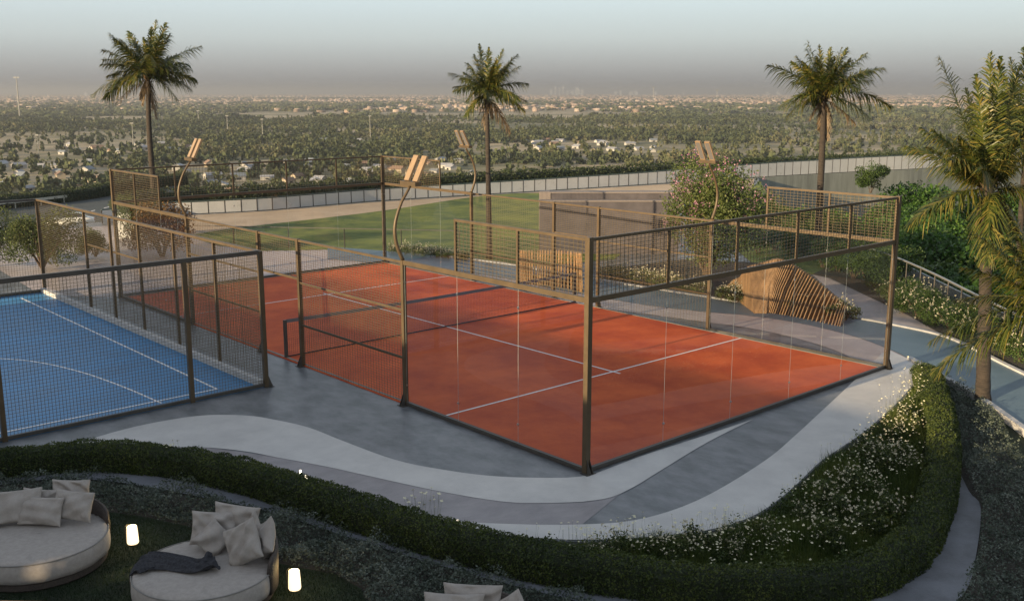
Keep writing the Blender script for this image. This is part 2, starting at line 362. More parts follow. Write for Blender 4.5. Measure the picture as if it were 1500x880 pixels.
def side(x, sgn):
    o = x + sgn*.0
    for y, h in ((P5,3.02),(PG,3.02),(PH,3.02),(LY-P5,3.02)):
        post(cage, x, y, h, .085, (sgn,0))
    for y0, y1, rev in ((0,P5,False),(LY,LY-P5,True)):
        s = 1 if y1 > y0 else -1
        rail(cage, (x, y0+s*.055), (x, y1-s*.045), 2.98, .07, .09, 'middle_rail')
        rail(cage, (x, y0+s*.055), (x, y1-s*.045), .05, .07, .07, 'bottom_rail', dark_steel)
        for k in range(3):
            a = y0+s*(.05 if k == 0 else k*P5/3); b = y0+s*(P5-.045 if k == 2 else (k+1)*P5/3)
            pane(cage, (x, min(a,b)), (x, max(a,b)), .085, 2.935)
        # upper mesh of the 4 m corner
        rail(cage, (x, y0+s*.055), (x, y0+s*(PT+.025)), 3.98, .05, .05, 'top_rail')
        for q in (PT/2, PT): post(cage, x, y0+s*q, 3.955, .045, zb=3.025)
        for k in range(2): mesh_panel(cage, (x, y0+s*(.05+k*PT/2)), (x, y0+s*((k+1)*PT/2-.02)), 3.025, 3.955, .105, .0065, .068)
    for y0, y1 in ((P5,PG),(PH,LY-P5)):
        rail(cage, (x, y0+.045), (x, y1-.045), 2.98, .05, .05, 'top_rail')
        for z in (1.0, 2.0): rail(cage, (x+sgn*.012, y0+.045), (x+sgn*.012, y1-.045), z, .03, .04, 'middle_rail')
        mesh_panel(cage, (x, y0+.045), (x, y1-.045), .03, 2.955, .10, .0055, .055)
    rail(cage, (x, PG+.045), (x, PH-.045), 2.98, .05, .05, 'top_rail'); rail(cage, (x, PG+.045), (x, PH-.045), 2.08, .05, .05, 'middle_rail')
    mesh_panel(cage, (x, PG+.045), (x, PH-.045), 2.105, 2.955, .10, .0055, .055)
side(0, -1); side(W, 1)
for y, sy in ((0,-1),(LY,1)):
    for x in (0, W): post(cage, x, y, 4.02, .1, (0, sy))
    rail(cage, (.055, y), (W-.055, y), 2.98, .07, .09, 'middle_rail'); rail(cage, (.055, y), (W-.055, y), .05, .07, .07, 'bottom_rail', dark_steel)
    rail(cage, (.055, y), (W-.055, y), 3.98, .05, .05, 'top_rail')
    for k in range(5):
        pane(cage, (k*W/5+(.05 if k == 0 else 0), y), ((k+1)*W/5-(.05 if k == 4 else 0), y), .085, 2.935)
        if k: post(cage, k*W/5, y, 3.955, .045, zb=3.025)
        mesh_panel(cage, (k*W/5+.03, y), ((k+1)*W/5-.03, y), 3.025, 3.955, .105, .0065, .068)
# pale foundation beam just inside the cage
mb = MB()
for x in (.045, W-.105): mb.box(x, x+.06, .05, LY-.05, .0, .034)
mb.box(.11, W-.11, .045, .105, 0, .034); mb.box(.11, W-.11, LY-.105, LY-.045, 0, .034)
kind(mb.build('foundation_kerb', conc), 'structure')
# net
net = empty('court_net', (0, LY/2, 0)); tag(net, 'grey padel net stretched low across the middle of the red court', 'net')
for x in (.07, W-.07):
    mb = MB(); mb.box(x-.035, x+.035, -.035, .035, .024, .95); mb.build('net_post', dark_steel, net)
mb = MB()
for i in range(20):
    x0 = .11+(W-.22)*i/20; x1 = .11+(W-.22)*(i+1)/20; z = lambda x: .88+.04*abs(x/(W/2)-1)**2
    for zz, h, t in ((0,.085,.014),):
        mb.bar((x0,0,z(x0)), (x1,0,z(x1)), t, h)
mb.build('net_tape', mat('net_tape_cloth', (.14,.14,.145), .8), net)
mb = MB(); wires(mb, (.11,0), (W-.11,0), .06, .86, .055, .0028)
mb.build('netting', mat('net_cord', (.03,.03,.03), .8), net)
mb = MB(); mb.bar((.11,0,.045), (W-.11,0,.045), .012, .03); mb.build('bottom_cord', mat('net_cord', (.03,.03,.03), .8), net)

# ------------------------------------------------------------------ court lamps on the fence posts
lampface = mat('lamp_housing', (.29,.195,.11), .45, .2, noise=.08)
def court_lamp():
    r = empty('court_floodlight')
    pts = []; rr = []
    for i in range(25):
        t = i/24; z = t*1.48; x = -.20*math.sin(t*math.pi*1.15+.15)+.03 + .16*max(0,t-.8)*2; pts.append((x, 0, z)); rr.append(.042-.016*t)
    x00 = pts[0][0]; pts = [(p[0]-x00, p[1], p[2]) for p in pts]
    MB().tube(pts, rr, 10).build('curved_pole', bronze, r, True)
    xt, _, zt = pts[-1]
    mb = MB(); mb.box(xt-.07, xt+.07, -.30, .30, zt, zt+.08); hd = mb.build('cross_arm', bronze, r)
    for s in (-.165, .165):
        a = Vector((xt+.02, s, zt+.085)); d = Vector((.42, 0, .86)).normalized()*.54
        mb = MB(); mb.bar(a, a+d, .18, .05, up=(-.86,0,.42)); hl = mb.build('lamp_head', lampface, r)
        e = MB(); e.bar(a+d*.06+Vector((.86,0,-.42))*.0275, a+d*.94+Vector((.86,0,-.42))*.0275, .14, .004, up=(-.86,0,.42)); e.build('lens', mat('lamp_lens', (.12,.12,.12), .2), hl)
    return r
L0 = court_lamp()
lamps = [((0,P5,3.022), 'court floodlight on curved pole, nearest, above the near side fence', rad(-6)), ((0,LY-P5,3.022), 'court floodlight on curved pole at the far left fence, beside the leftmost palm', rad(-6)),
         ((W,LY-P5,3.022), 'court floodlight on curved pole beside the slim palm in the middle', rad(174)), ((W,P5,3.022), 'court floodlight on curved pole in front of the pink flowering bush', rad(174))]
for i, (p, lb, a) in enumerate(lamps):
    o = L0 if i == 0 else copy_tree(L0); o.location = p; o.rotation_euler = (0,0,a); tag(o, lb, 'floodlight', 'floodlights on the padel cage')

# ------------------------------------------------------------------ blue court
BX, BY0, BY1, BXL = -1.5, 8.27, 22.77, -18.
kind(sheet('blue_court_surface', [(BXL,BY0),(BX,BY0),(BX,BY1),(BXL,BY1)], .03, blue, thick=.03), 'structure')
mb = MB(); mb.box(BXL, BX-.9, BY0+.45, BY0+.5, .032, .0335); mb.box(BX-.95, BX-.9, BY0+.5, BY1-.7, .032, .0335)
kind(mb.build('court_lines', white_line), 'structure')
arc = smooth_pts([G2(x,y,.033) for x,y in ((-120,522),(0,525),(60,531),(120,545),(180,566),(236,590))], 8)
strip_along('court_lines', arc, .045, .032, .0338, white_line)
strip_along('court_kerb', [(BX-.09,BY0+.05),(BX-.09,BY1-.05)], .14, .0, .16, kerbm)
bc = empty('ball_court_fence'); tag(bc, 'bronze wire mesh fence around the blue ball court', 'court enclosure')
ys = [BY0, 10.45, 12.64, 14.79, 16.75, 18.68, BY1]
for i, y in enumerate(ys):
    big = i in (0, len(ys)-1)
    post(bc, BX, y, 3.0 if big else 2.95, .09 if big else .06, (1,0) if i == 0 else None, bronze)
for i in range(len(ys)-1): mesh_panel(bc, (BX, ys[i]+.045), (BX, ys[i+1]-.045), .2, 2.93, .085, .0055, .06)
rail(bc, (BX, BY0+.05), (BX, BY1-.05), 2.98, .08, .06, 'top_rail')
rail(bc, (BX+.05, 14.79), (BX+.05, 18.68), 2.0, .03, .04, 'middle_rail')
xs = [BX, -3.2, -6.85, -10.5, -14.2]
for i, x in enumerate(xs[1:]): post(bc, x, BY0, 2.95, .09, None, bronze)
for i in range(len(xs)-1): mesh_panel(bc, (xs[i+1]+.045, BY0), (xs[i]-.045, BY0), .09, 2.93, .065, .0055, .068)
rail(bc, (xs[-1], BY0), (BX-.05, BY0), 2.98, .08, .09, 'top_rail', dark_steel); rail(bc, (xs[-1], BY0), (BX-.05, BY0), .055, .06, .07, 'bottom_rail', dark_steel)
for i in range(3): 
    mesh_panel(bc, (BX-.05-4*(i+1)+.05, BY1), (BX-.05-4*i, BY1), .3, 2.93, .08, .0055, .07); post(bc, BX-4*(i+1), BY1, 2.95, .07)
rail(bc, (BX-12, BY1), (BX-.05, BY1), 2.98, .08, .07, 'top_rail', dark_steel)
mb = MB(); mb.box(-20, BX-.05, BY1-.12, BY1-.0, .0, .12); kind(mb.build('court_kerb', dark_steel), 'structure')

# ------------------------------------------------------------------ hedge
leaf_h = leafmat('hedge_leaves', [(.011,.022,.005),(.028,.046,.009),(.06,.082,.015),(.10,.115,.022)], .2, patch=.35, pscale=1.5)
def hedge(name, pts, w, h, z0, n_per_m, ls, label, lm=leaf_h):
    P = [np.array(p) for p in pts]; mb = MB(); ns = 10; ring = []
    prof = [(-.5,0),(-.52,.4),(-.47,.8),(-.3,.97),(0,1.0),(.3,.97),(.47,.8),(.52,.4),(.5,0)]
    segs = []; vs = []; fs = []
    for i, p in enumerate(P):
        d = P[min(i+1,len(P)-1)]-P[max(i-1,0)]; d = d/np.linalg.norm(d); nn = np.array([-d[1], d[0]])
        for a, b in prof: vs.append((*(p+nn*a*w*.88), z0+b*h*.92))
    k = len(prof)
    for i in range(len(P)-1):
        for j in range(k-1): fs.append((i*k+j, i*k+j+1, (i+1)*k+j+1, (i+1)*k+j))
    fs.append(tuple(range(k))[::-1]); fs.append(tuple((len(P)-1)*k+j for j in range(k)))
    mb.add(vs, fs); root = empty(name); tag(root, label, 'hedge')
    mb.build('branches', mat('hedge_core', (.012,.018,.006), .95), root)
    # leaves over the shell
    A = np.array(P); S = np.linalg.norm(np.diff(A,axis=0),axis=1); tot = S.sum(); n = int(tot*n_per_m); cs = np.r_[0, np.cumsum(S)]
    u = rng.random(n)*tot; i = np.clip(np.searchsorted(cs, u)-1, 0, len(S)-1); t = ((u-cs[i])/S[i])[:,None]
    p = A[i]*(1-t)+A[i+1]*t; d = (A[i+1]-A[i])/S[i][:,None]; nn = np.stack([-d[:,1], d[:,0]],1)
    PR = np.array(prof); PS = np.linalg.norm(np.diff(PR*[w,h],axis=0),axis=1); pc = np.r_[0,np.cumsum(PS)]
    v = rng.random(n)*pc[-1]; j = np.clip(np.searchsorted(pc, v)-1,0,len(PS)-1); s = ((v-pc[j])/PS[j])[:,None]; q = PR[j]*(1-s)+PR[j+1]*s
    lump = 1+.13*(vnoise(p*1., 3.1, 3)-.5)+.10*(vnoise(p+q[:,:1]*w, 7.3, 5)-.5)+rng.normal(0,.025,n)
    C = np.c_[p+nn*(q[:,:1]*w*lump[:,None]), z0+q[:,1]*h*(lump+.06*(vnoise(p,5.,9)-.5))]
    V, Q = leaf_quads(C, ls, aspect=1.7); npmesh('foliage', V, Q, lm, root)
    return root
hedge('clipped_hedge', smooth_pts(pw(hc, -.1), 4), .54, .48, -.1, 4200, .036, 'long clipped green hedge curving around the lounge lawn and flower bed')

# ------------------------------------------------------------------ ground cover, flowers, grass
cover_l = leafmat('silver_leaves', [(.022,.034,.022),(.05,.066,.048),(.10,.12,.095),(.19,.21,.18)], .15, patch=.4, pscale=2)
def cover(name, poly, n, z0, hmax, size, m, label=None):
    P = scatter(poly, n); hgt = .25+.75*vnoise(P, 2.6, 21)*vnoise(P, 6.1, 22)*2
    C = np.c_[P, z0+hmax*hgt*rng.random(len(P))**.5]
    V, Q = leaf_quads(C, size, flat=.3, aspect=1.8); o = npmesh(name, V, Q, m); kind(o, 'stuff', label, 'ground cover'); return o
cov1 = [(-60,724),(0,714),(90,705),(180,711),(300,733),(400,755),(520,794),(640,831),(820,879),(900,900),(900,1000),(560,1000),(535,880),(529,866),(490,843),(445,836),(411,829),(340,798),(279,775),(210,760),(144,751),(60,741),(0,738),(-60,738)]
cover('ground_cover', pw(cov1,-.1), 85000, -.1, .30, .042, cover_l, 'silvery green ground cover between hedge edging and lounge lawn')
cov2 = [(1385,556),(1395,566),(1430,588),(1470,622),(1478,660),(1500,690),(1560,740),(1560,1000),(1330,1000),(1412,876),(1433,812),(1438,744),(1421,719),(1402,673),(1388,610),(1376,575)]
cover('ground_cover', pw(cov2,-.1), 90000, -.1, .34, .042, cover_l, 'silvery green ground cover on the right between narrow path and teal path')
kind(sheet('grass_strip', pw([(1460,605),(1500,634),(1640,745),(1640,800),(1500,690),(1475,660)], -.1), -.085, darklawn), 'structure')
# wild flower bed in the loop of the hedge
bedp = [(760,806),(850,806),(929,803),(983,798),(1042,790),(1098,774),(1135,752),(1172,723),(1209,688),(1245,663),(1276,640),(1322,600),(1340,570),(1349,600),(1352,640),(1350,700),(1340,750),(1318,790),(1270,830),(1200,850),(1100,858),(950,848),(850,832),(760,812)]
bpoly = pw(bedp, -.1)
grassm = leafmat('wild_grass', [(.015,.03,.006),(.04,.065,.012),(.08,.11,.022),(.15,.16,.04)], .25, patch=.5, pscale=1.2)
P = scatter(bpoly, 60000); hh = .4+vnoise(P, 1.5, 4)
V, Q = blades(np.c_[P, np.full(len(P), -.1)], .26, .012, .6); V = V.reshape(-1,3,3); V[:,2,2] = -.1+(V[:,2,2]+.1)*hh; V = V.reshape(-1,3)
kind(npmesh('wild_grass', V, Q, grassm), 'stuff', 'rough dark grass in the flower bed inside the hedge loop', 'grass')
cover('wild_leaves', bpoly, 26000, -.1, .30, .045, grassm, 'leafy undergrowth in the flower bed')
petal = mat('cream_petals', (.62,.58,.40), .7); 
def flowers(name, poly, n, z0, h, fs, label, dens_seed=30, stemmat=None, pm=None, thr=.38):
    P = scatter(poly, n*4); d = vnoise(P, .9, dens_seed); P = P[d > thr][:n]
    n = len(P); base = np.c_[P, np.full(n, z0)]; hh = h*rng.uniform(.55,1.25,n); ln = rng.normal(0,.12,(n,2))*h
    top = base+np.c_[ln, hh]
    r = fs*rng.uniform(.6,1.2,n); V = []; Q = []
    # stems
    s = np.array([.002,0,0]); sv = np.stack([base-s, base+s, top+s*.6, top-s*.6],1).reshape(-1,3); sq = np.arange(4*n).reshape(n,4)
    npetal = 5; tilt = rng.normal(0,.35,(n,3)); tilt[:,2] = 1; tilt /= np.linalg.norm(tilt,axis=1)[:,None]
    e1 = np.cross(tilt, [1,0,0]); e1 /= np.linalg.norm(e1,axis=1)[:,None]; e2 = np.cross(tilt, e1); pv = []
    for k in range(npetal):
        a = 2*math.pi*k/npetal+rng.uniform(0,.6); dr = e1*math.cos(a)+e2*math.sin(a); sd = -e1*math.sin(a)+e2*math.cos(a)
        R = r[:,None]; up = tilt*R*.45
        pv.append(np.stack([top, top+dr*R*.6+sd*R*.38+up*.6, top+dr*R+up, top+dr*R*.6-sd*R*.38+up*.6],1).reshape(-1,3))
    pv = np.concatenate(pv); pq = np.arange(len(pv)).reshape(-1,4)
    V = np.concatenate([sv, pv]); Q = np.concatenate([sq, pq+len(sv)]); mi = np.r_[np.zeros(len(sq)), np.ones(len(pq))]
    o = npmesh(name, V, Q, [stemmat or grassm, pm or petal], mi=mi); kind(o, 'stuff', label, 'flowers'); return o
flowers('wild_flowers', bpoly, 650, -.1, .44, .020, 'cream white wild flowers dotted through the bed inside the hedge loop')
edge_f = pw([(845,800),(1000,796),(1100,768),(1110,790),(1060,820),(850,825)], -.1)
flowers('wild_flowers', edge_f, 110, -.1, .42, .026, 'tall cream flowers along the pale path edge', thr=.1)
flowers('wild_flowers', pw([(595,752),(650,766),(650,775),(600,768)],0), 26, -.1, .5, .03, 'pale flowers rising behind the hedge', thr=0)
flowers('wild_flowers', pw([(230,677),(290,683),(290,690),(230,684)],0), 18, -.1, .45, .03, 'pale flowers behind the hedge beside small light', thr=0)
flowers('wild_flowers', pw([(1318,594),(1340,570),(1349,600),(1352,640),(1300,640),(1285,625)],-.1), 120, -.1, .7, .02, 'thin tall flower stalks at the pale path end', thr=0)
# lounge lawn blades
lp = pw([(-60,740),(60,742),(144,750),(210,759),(279,774),(340,797),(411,828),(445,835),(490,842),(529,865),(540,900),(-60,900)], -.09)
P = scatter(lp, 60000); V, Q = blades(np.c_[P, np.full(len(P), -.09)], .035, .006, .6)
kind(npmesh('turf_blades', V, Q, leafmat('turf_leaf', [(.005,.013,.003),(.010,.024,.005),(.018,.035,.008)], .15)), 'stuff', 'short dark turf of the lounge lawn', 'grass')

# ------------------------------------------------------------------ day beds
fab = mat('linen_fabric', (.34,.305,.275), .9, noise=.08, scale=14, bump=.25, bscale=180, spec=.2)
fab2 = mat('cushion_linen', (.33,.295,.265), .9, noise=.07, scale=9, bump=.3, bscale=160, spec=.2)
wick = mat('dark_wicker', (.055,.042,.034), .7, noise=.3, scale=40, bump=.6, bscale=90)
def daybed(c, ang, span, label, r=.90, sc=1):
    root = empty('round_daybed', (c[0], c[1], -.09)); tag(root, label, 'day bed', 'round daybeds on the lounge lawn')
    MB().lathe([(0,0),(r-.06,0),(r-.03,.03),(r-.03,.11),(0,.11)], 64).build('plinth', wick, root, False)
    n = 96; prof = [(r-.05,.115),(r,.135),(r+.012,.2),(r+.015,.27),(r+.01,.35),(r-.005,.392)]
    top = [(r-.03,.415),(r-.09,.428),(r-.2,.436),(r*.6,.442),(r*.3,.446),(.001,.447)]
    vs = []; allp = prof+top
    for i, (q, z) in enumerate(allp):
        for k in range(n):
            a = 2*math.pi*k/n; wr = 0
            if i >= len(prof): # puckers running in from the seam
                fall = max(0, 1-abs(q-(r-.14))/.22); wr = .017*fall*math.sin(a*43+2*math.sin(a*5))*(.3+.7*math.sin(a*3+1)**2)
                wr += .006*math.sin(q*9+a*2)
            qq = q+(.006*math.sin(a*9)+.004*math.sin(a*17+1) if i < len(prof) else 0)
            vs.append((qq*math.cos(a), qq*math.sin(a), z+wr))
    fs = [(i*n+k, i*n+(k+1)%n, (i+1)*n+(k+1)%n, (i+1)*n+k) for i in range(len(allp)-1) for k in range(n)]
    mb = MB(); mb.add(vs, fs); mt = mb.build('mattress', fab, root, True)
    MB().tube([((r+.003)*math.cos(2*math.pi*k/64), (r+.003)*math.sin(2*math.pi*k/64), .400) for k in range(65)], .009, 6, False).build('piping', mat('piping_cloth', (.22,.205,.19), .9), mt, True)
    # curved wicker backrest
    vs = []; fs = []; m = 40
    for k in range(m+1):
        t = k/m; a = ang+(t-.5)*span; h = .42+.23*math.sin(math.pi*min(max(t,.0),1))**.22
        for q, z in ((r-.05,.12),(r+.02,.12),(r+.035,h),(r-.025,h)): vs.append((q*math.cos(a), q*math.sin(a), z))
    for k in range(m):
        for j in range(4): fs.append((k*4+j, k*4+(j+1)%4, (k+1)*4+(j+1)%4, (k+1)*4+j))
    fs += [(3,2,1,0), (4*m,4*m+1,4*m+2,4*m+3)]
    mb = MB(); mb.add(vs, fs); bk = mb.build('backrest', wick, root, True)
    mb = MB(); 
    mb.tube([((r+.005)*math.cos(ang+(k/m-.5)*span), (r+.005)*math.sin(ang+(k/m-.5)*span), .42+.23*max(0,math.sin(math.pi*k/m))**.22) for k in range(m+1)], .022, 8)
    mb.build('rolled_rim', wick, bk, True)
    return root
def dirang(f, r): v = F2*f+R2*r; return math.atan2(v[1], v[0])
c1 = G(56,782,.35); c2 = G(300,826,.35); c3 = G(688,946,.35)
daybed(c1, dirang(1,-.25), rad(150), 'large round daybed with wicker back at the far left, no throw on it')
daybed(c2, dirang(.75,.66), rad(125), 'round daybed with dark grey throw, between the two lit lanterns')
daybed(c3, dirang(1,.12), rad(72), 'round daybed cut by the bottom edge of the photo, only its cushions and back showing')
def pillow_mesh(w, h, t, seed):
    n = 22; r = np.random.default_rng(seed); u = np.linspace(-1,1,n); X, Y = np.meshgrid(u,u,indexing='ij')
    bulge = ((1-np.abs(X)**2.6)*(1-np.abs(Y)**2.6))**.55
    px = X*w/2*(1-.09*(1-Y**2)*np.abs(X)**3*1.0); py = Y*h/2*(1-.09*(1-X**2)*np.abs(Y)**3)
    wr = sum(a*np.sin(fx*X+fy*Y+p) for a, fx, fy, p in zip(r.uniform(.3,1,6), r.uniform(-9,9,6), r.uniform(-9,9,6), r.uniform(0,6,6)))*.016
    dent = -.25*np.exp(-((X-r.uniform(-.2,.2))**2/.12+(Y-.75)**2/.2))
    cc = np.exp(-(np.hypot(np.abs(X)-1, np.abs(Y)-1)/.5)**2); fold = .024*np.sin(14*(np.abs(X)-np.abs(Y)))*cc
    Z = bulge*t/2*(1+dent)+wr*np.minimum(1,bulge*1.6)+fold*bulge
    Zb = -bulge*t/2+wr*.6*np.minimum(1,bulge*1.6)
    V = np.concatenate([np.stack([px,py,Z],-1).reshape(-1,3), np.stack([px,py,Zb],-1).reshape(-1,3)]); Q = []
    for i in range(n-1):
        for j in range(n-1):
            a = i*n+j; Q.append((a, a+n, a+n+1, a+1)); b = a+n*n; Q.append((b, b+1, b+n+1, b+n))
    return V, Q
def pillow(px, py, z, w, h, t, yaw, tilt, roll, seed, label, grp):
    """standing cushion: local y is up; yaw about z away from facing the camera, tilt leans it back"""
    V, Q = pillow_mesh(w, h, t, seed); 
    o = npmesh('cushion', V, Q, fab2, None, True); p = G(px, py, z); o.location = p
    # local x -> camera right, local y -> up, local z -> towards camera
    B = Matrix(((R2[0], 0, -F2[0]), (R2[1], 0, -F2[1]), (0, 1, 0)))
    rot = Matrix.Rotation(rad(yaw), 3, 'Z') @ B @ Matrix.Rotation(rad(-tilt), 3, 'X') @ Matrix.Rotation(rad(roll), 3, 'Z')
    o.rotation_euler = rot.to_euler(); tag(o, label, 'cushion', grp)
    md = o.modifiers.new('weld', 'WELD'); md.merge_threshold = .0008
    md = o.modifiers.new('sub', 'SUBSURF'); md.levels = 1; md.render_levels = 1
    return o
g1 = 'cushions on the left daybed'; g2 = 'cushions on the daybed with the throw'; g3 = 'cushions on the daybed at the bottom edge'
pillow(20,742,.60,.80,.50,.20, 12,24,2, 1, 'wide linen cushion leaning on the wicker back, cut by the left photo edge', g1)
pillow(60,748,.56,.66,.42,.17,-4,26,-1, 2, 'linen cushion in front of all others on the left daybed', g1)
pillow(107,740,.60,.64,.44,.17,-10,22,-2, 3, 'linen cushion at the right end of the left daybed, beside the wicker rim', g1)
pillow(104,722,.62,.60,.42,.14,-4,14,1, 4, 'linen cushion at the back of the left daybed, only its top edge showing above another', g1)
pillow(57,734,.58,.50,.38,.12, 4,16,-6, 5, 'small linen cushion half hidden in the middle of the left daybed pile', g1)
pillow(314,773,.60,.64,.47,.18, 12,20,-6, 6, 'upright linen cushion at the left end of the pile on the daybed with the throw', g2)
pillow(346,759,.68,.68,.40,.15,-8,14,-5, 7, 'rearmost linen cushion against the wicker on the daybed with the throw', g2)
pillow(313,789,.53,.42,.42,.16, 20,24,40, 8, 'small linen cushion standing on its corner beside the dark throw', g2)
pillow(356,796,.60,.56,.56,.22,-28,20,32, 9, 'largest front linen cushion tipped on its corner on the daybed with the throw', g2)
pillow(390,789,.60,.50,.50,.18,-62,12,38, 10, 'linen cushion turned sideways against the right wicker rim by the lit lantern', g2)
pillow(366,768,.62,.34,.34,.12, -20,14,30, 11, 'smallest linen cushion wedged behind the large tipped cushion', g2)
pillow(664,897,.58,.72,.46,.18, 4,20,-4, 12, 'linen cushion low at the bottom edge of the photo, left one in front', g3)
pillow(692,880,.62,.72,.42,.14,-2,12,-2, 13, 'linen cushion at the bottom edge of the photo, leaning on the wicker behind another', g3)
pillow(752,896,.58,.42,.42,.16,-40,12,40, 14, 'linen cushion with one corner pointing up, apart on the right at the bottom edge', g3)
# throw
def throw():
    nu, nv = 60, 20; V = []; loc = np.array(c2)
    A = [G2(190,838,.36), G2(215,822,.36), G2(250,826,.36), G2(285,832,.36), G2(316,826,.36)]
    path = np.array(smooth_pts(A, 15)); nu = len(path)
    r = np.random.default_rng(5)
    for i, p in enumerate(path):
        d = path[min(i+1,nu-1)]-path[max(i-1,0)]; d /= np.linalg.norm(d); nn = np.array([-d[1], d[0]]); t = i/(nu-1)
        wdt = .46+.06*math.sin(t*7) - .06*t
        for j in range(nv):
            s = j/(nv-1)-.5; q = p+nn*s*wdt*(1+.12*math.sin(t*11+s*4))
            bun = math.exp(-((t-.92)/.14)**2)
            z = .372+.018*(1+math.sin(s*22+5*t+math.sin(t*9)))*(1-.3*bun)+bun*(.05+.028*math.sin(s*16+t*26)+.024*math.cos(t*31-s*9)+.01*math.sin(s*37))
            rr = math.hypot(q[0]-loc[0], q[1]-loc[1])
            if rr > .87:
                ov = rr-.87; k = .925/rr if rr > .925 else 1; q = loc[:2]+(q-loc[:2])*k; z -= min(.2, ov*1.6)
            V.append((*q, z))
    Q = [(i*nv+j, (i+1)*nv+j, (i+1)*nv+j+1, i*nv+j+1) for i in range(nu-1) for j in range(nv-1)]
    o = npmesh('throw_blanket', V, Q, mat('charcoal_wool', (.045,.045,.05), .95, noise=.3, scale=30, bump=.5, bscale=120, spec=.1), None, True)
    m = o.modifiers.new('t', 'SOLIDIFY'); m.thickness = .012; tag(o, 'crumpled charcoal throw lying across the round daybed', 'throw')
throw()
# lanterns
def lantern(px, py, label):
    p = G(px, py, -.085); r = empty('lantern', (p[0], p[1], -.085)); tag(r, label, 'lantern', 'lit lanterns on the lounge lawn')
    MB().lathe([(.0,.012),(.074,.012),(.082,.03),(.078,.15),(.071,.262),(.068,.27),(.060,.272),(.057,.255),(.0,.25)], 32).build('lamp_shade', emis('lantern_glow', (1.,.74,.42), .95) if 'lantern_glow' not in MATS else MATS['lantern_glow'], r, True)
    MB().lathe([(0,0),(.07,0),(.07,.012),(0,.012)], 24).build('base_plate', dark_steel, r)
    s = -R2*.098; mb = MB(); mb.tube([(s[0],s[1],-.02),(s[0],s[1],.27),(s[0]*.65,s[1]*.65,.30)], .006, 6); mb.build('carry_handle', dark_steel, r, True)
    ld = bpy.data.lights.new('lantern_light', 'POINT'); ld.energy = 2.6; ld.color = (1,.72,.30); ld.shadow_soft_size = .06
    lo = bpy.data.objects.new('lantern_light', ld); COL.objects.link(lo); lo.parent = r; lo.location = (0, 0, .36)
lantern(195,796,'glowing white lantern on the lawn between the two round daybeds'); lantern(432,863,'glowing white lantern on the lawn right of the daybed with the throw')
def stake(px, py, h, label):
    p = G(px, py, 0); r = empty('path_light', (p[0], p[1], 0)); tag(r, label, 'path light', 'thin stake lights along the hedge')
    MB().tube([(0,0,0),(0,0,h-.1)], .010, 6).build('stake', dark_steel, r); MB().tube([(0,0,h-.1),(0,0,h)], .018, 8).build('lens', MATS.get('stake_glow') or emis('stake_glow', (1.,.85,.60), 2.), r)
for a in ((441,712,.28,'tallest thin stake light behind the hedge, left of its pair'),(449,716,.24,'right hand thin stake light of the pair behind the hedge'),(425,714,.17,'low stake light peeping over the hedge beside a taller pair'),
          (250,684,.28,'stake light glowing among flowers behind the hedge on the left'),(671,786,.26,'single stake light behind the hedge at the start of the pale path')): stake(*a)
# low timber table edge at the bottom left corner
tt = empty('timber_table', (0,0,0)); tag(tt, 'low timber table, only its top edge showing at the bottom left corner', 'table')
a = G(-60,877.5,.3); b = G(120,881,.3); d = (np.array(b)-a); d /= np.linalg.norm(d); n_ = np.array([d[1], -d[0], 0])
for k in range(4):
    o0 = a+n_*(.06+k*.125); o1 = b+n_*(.06+k*.125); mb = MB(); mb.bar(o0-np.array([0,0,.02]), o1-np.array([0,0,.02]), .115, .04); mb.build('plank', wood, tt)
for q in (a+n_*.1+d*.15, a+n_*.4+d*.15, b+n_*.1-d*.15, b+n_*.4-d*.15):
    mb = MB(); mb.box(q[0]-.03,q[0]+.03,q[1]-.03,q[1]+.03,-.09,.258); mb.build('leg', wood, tt)
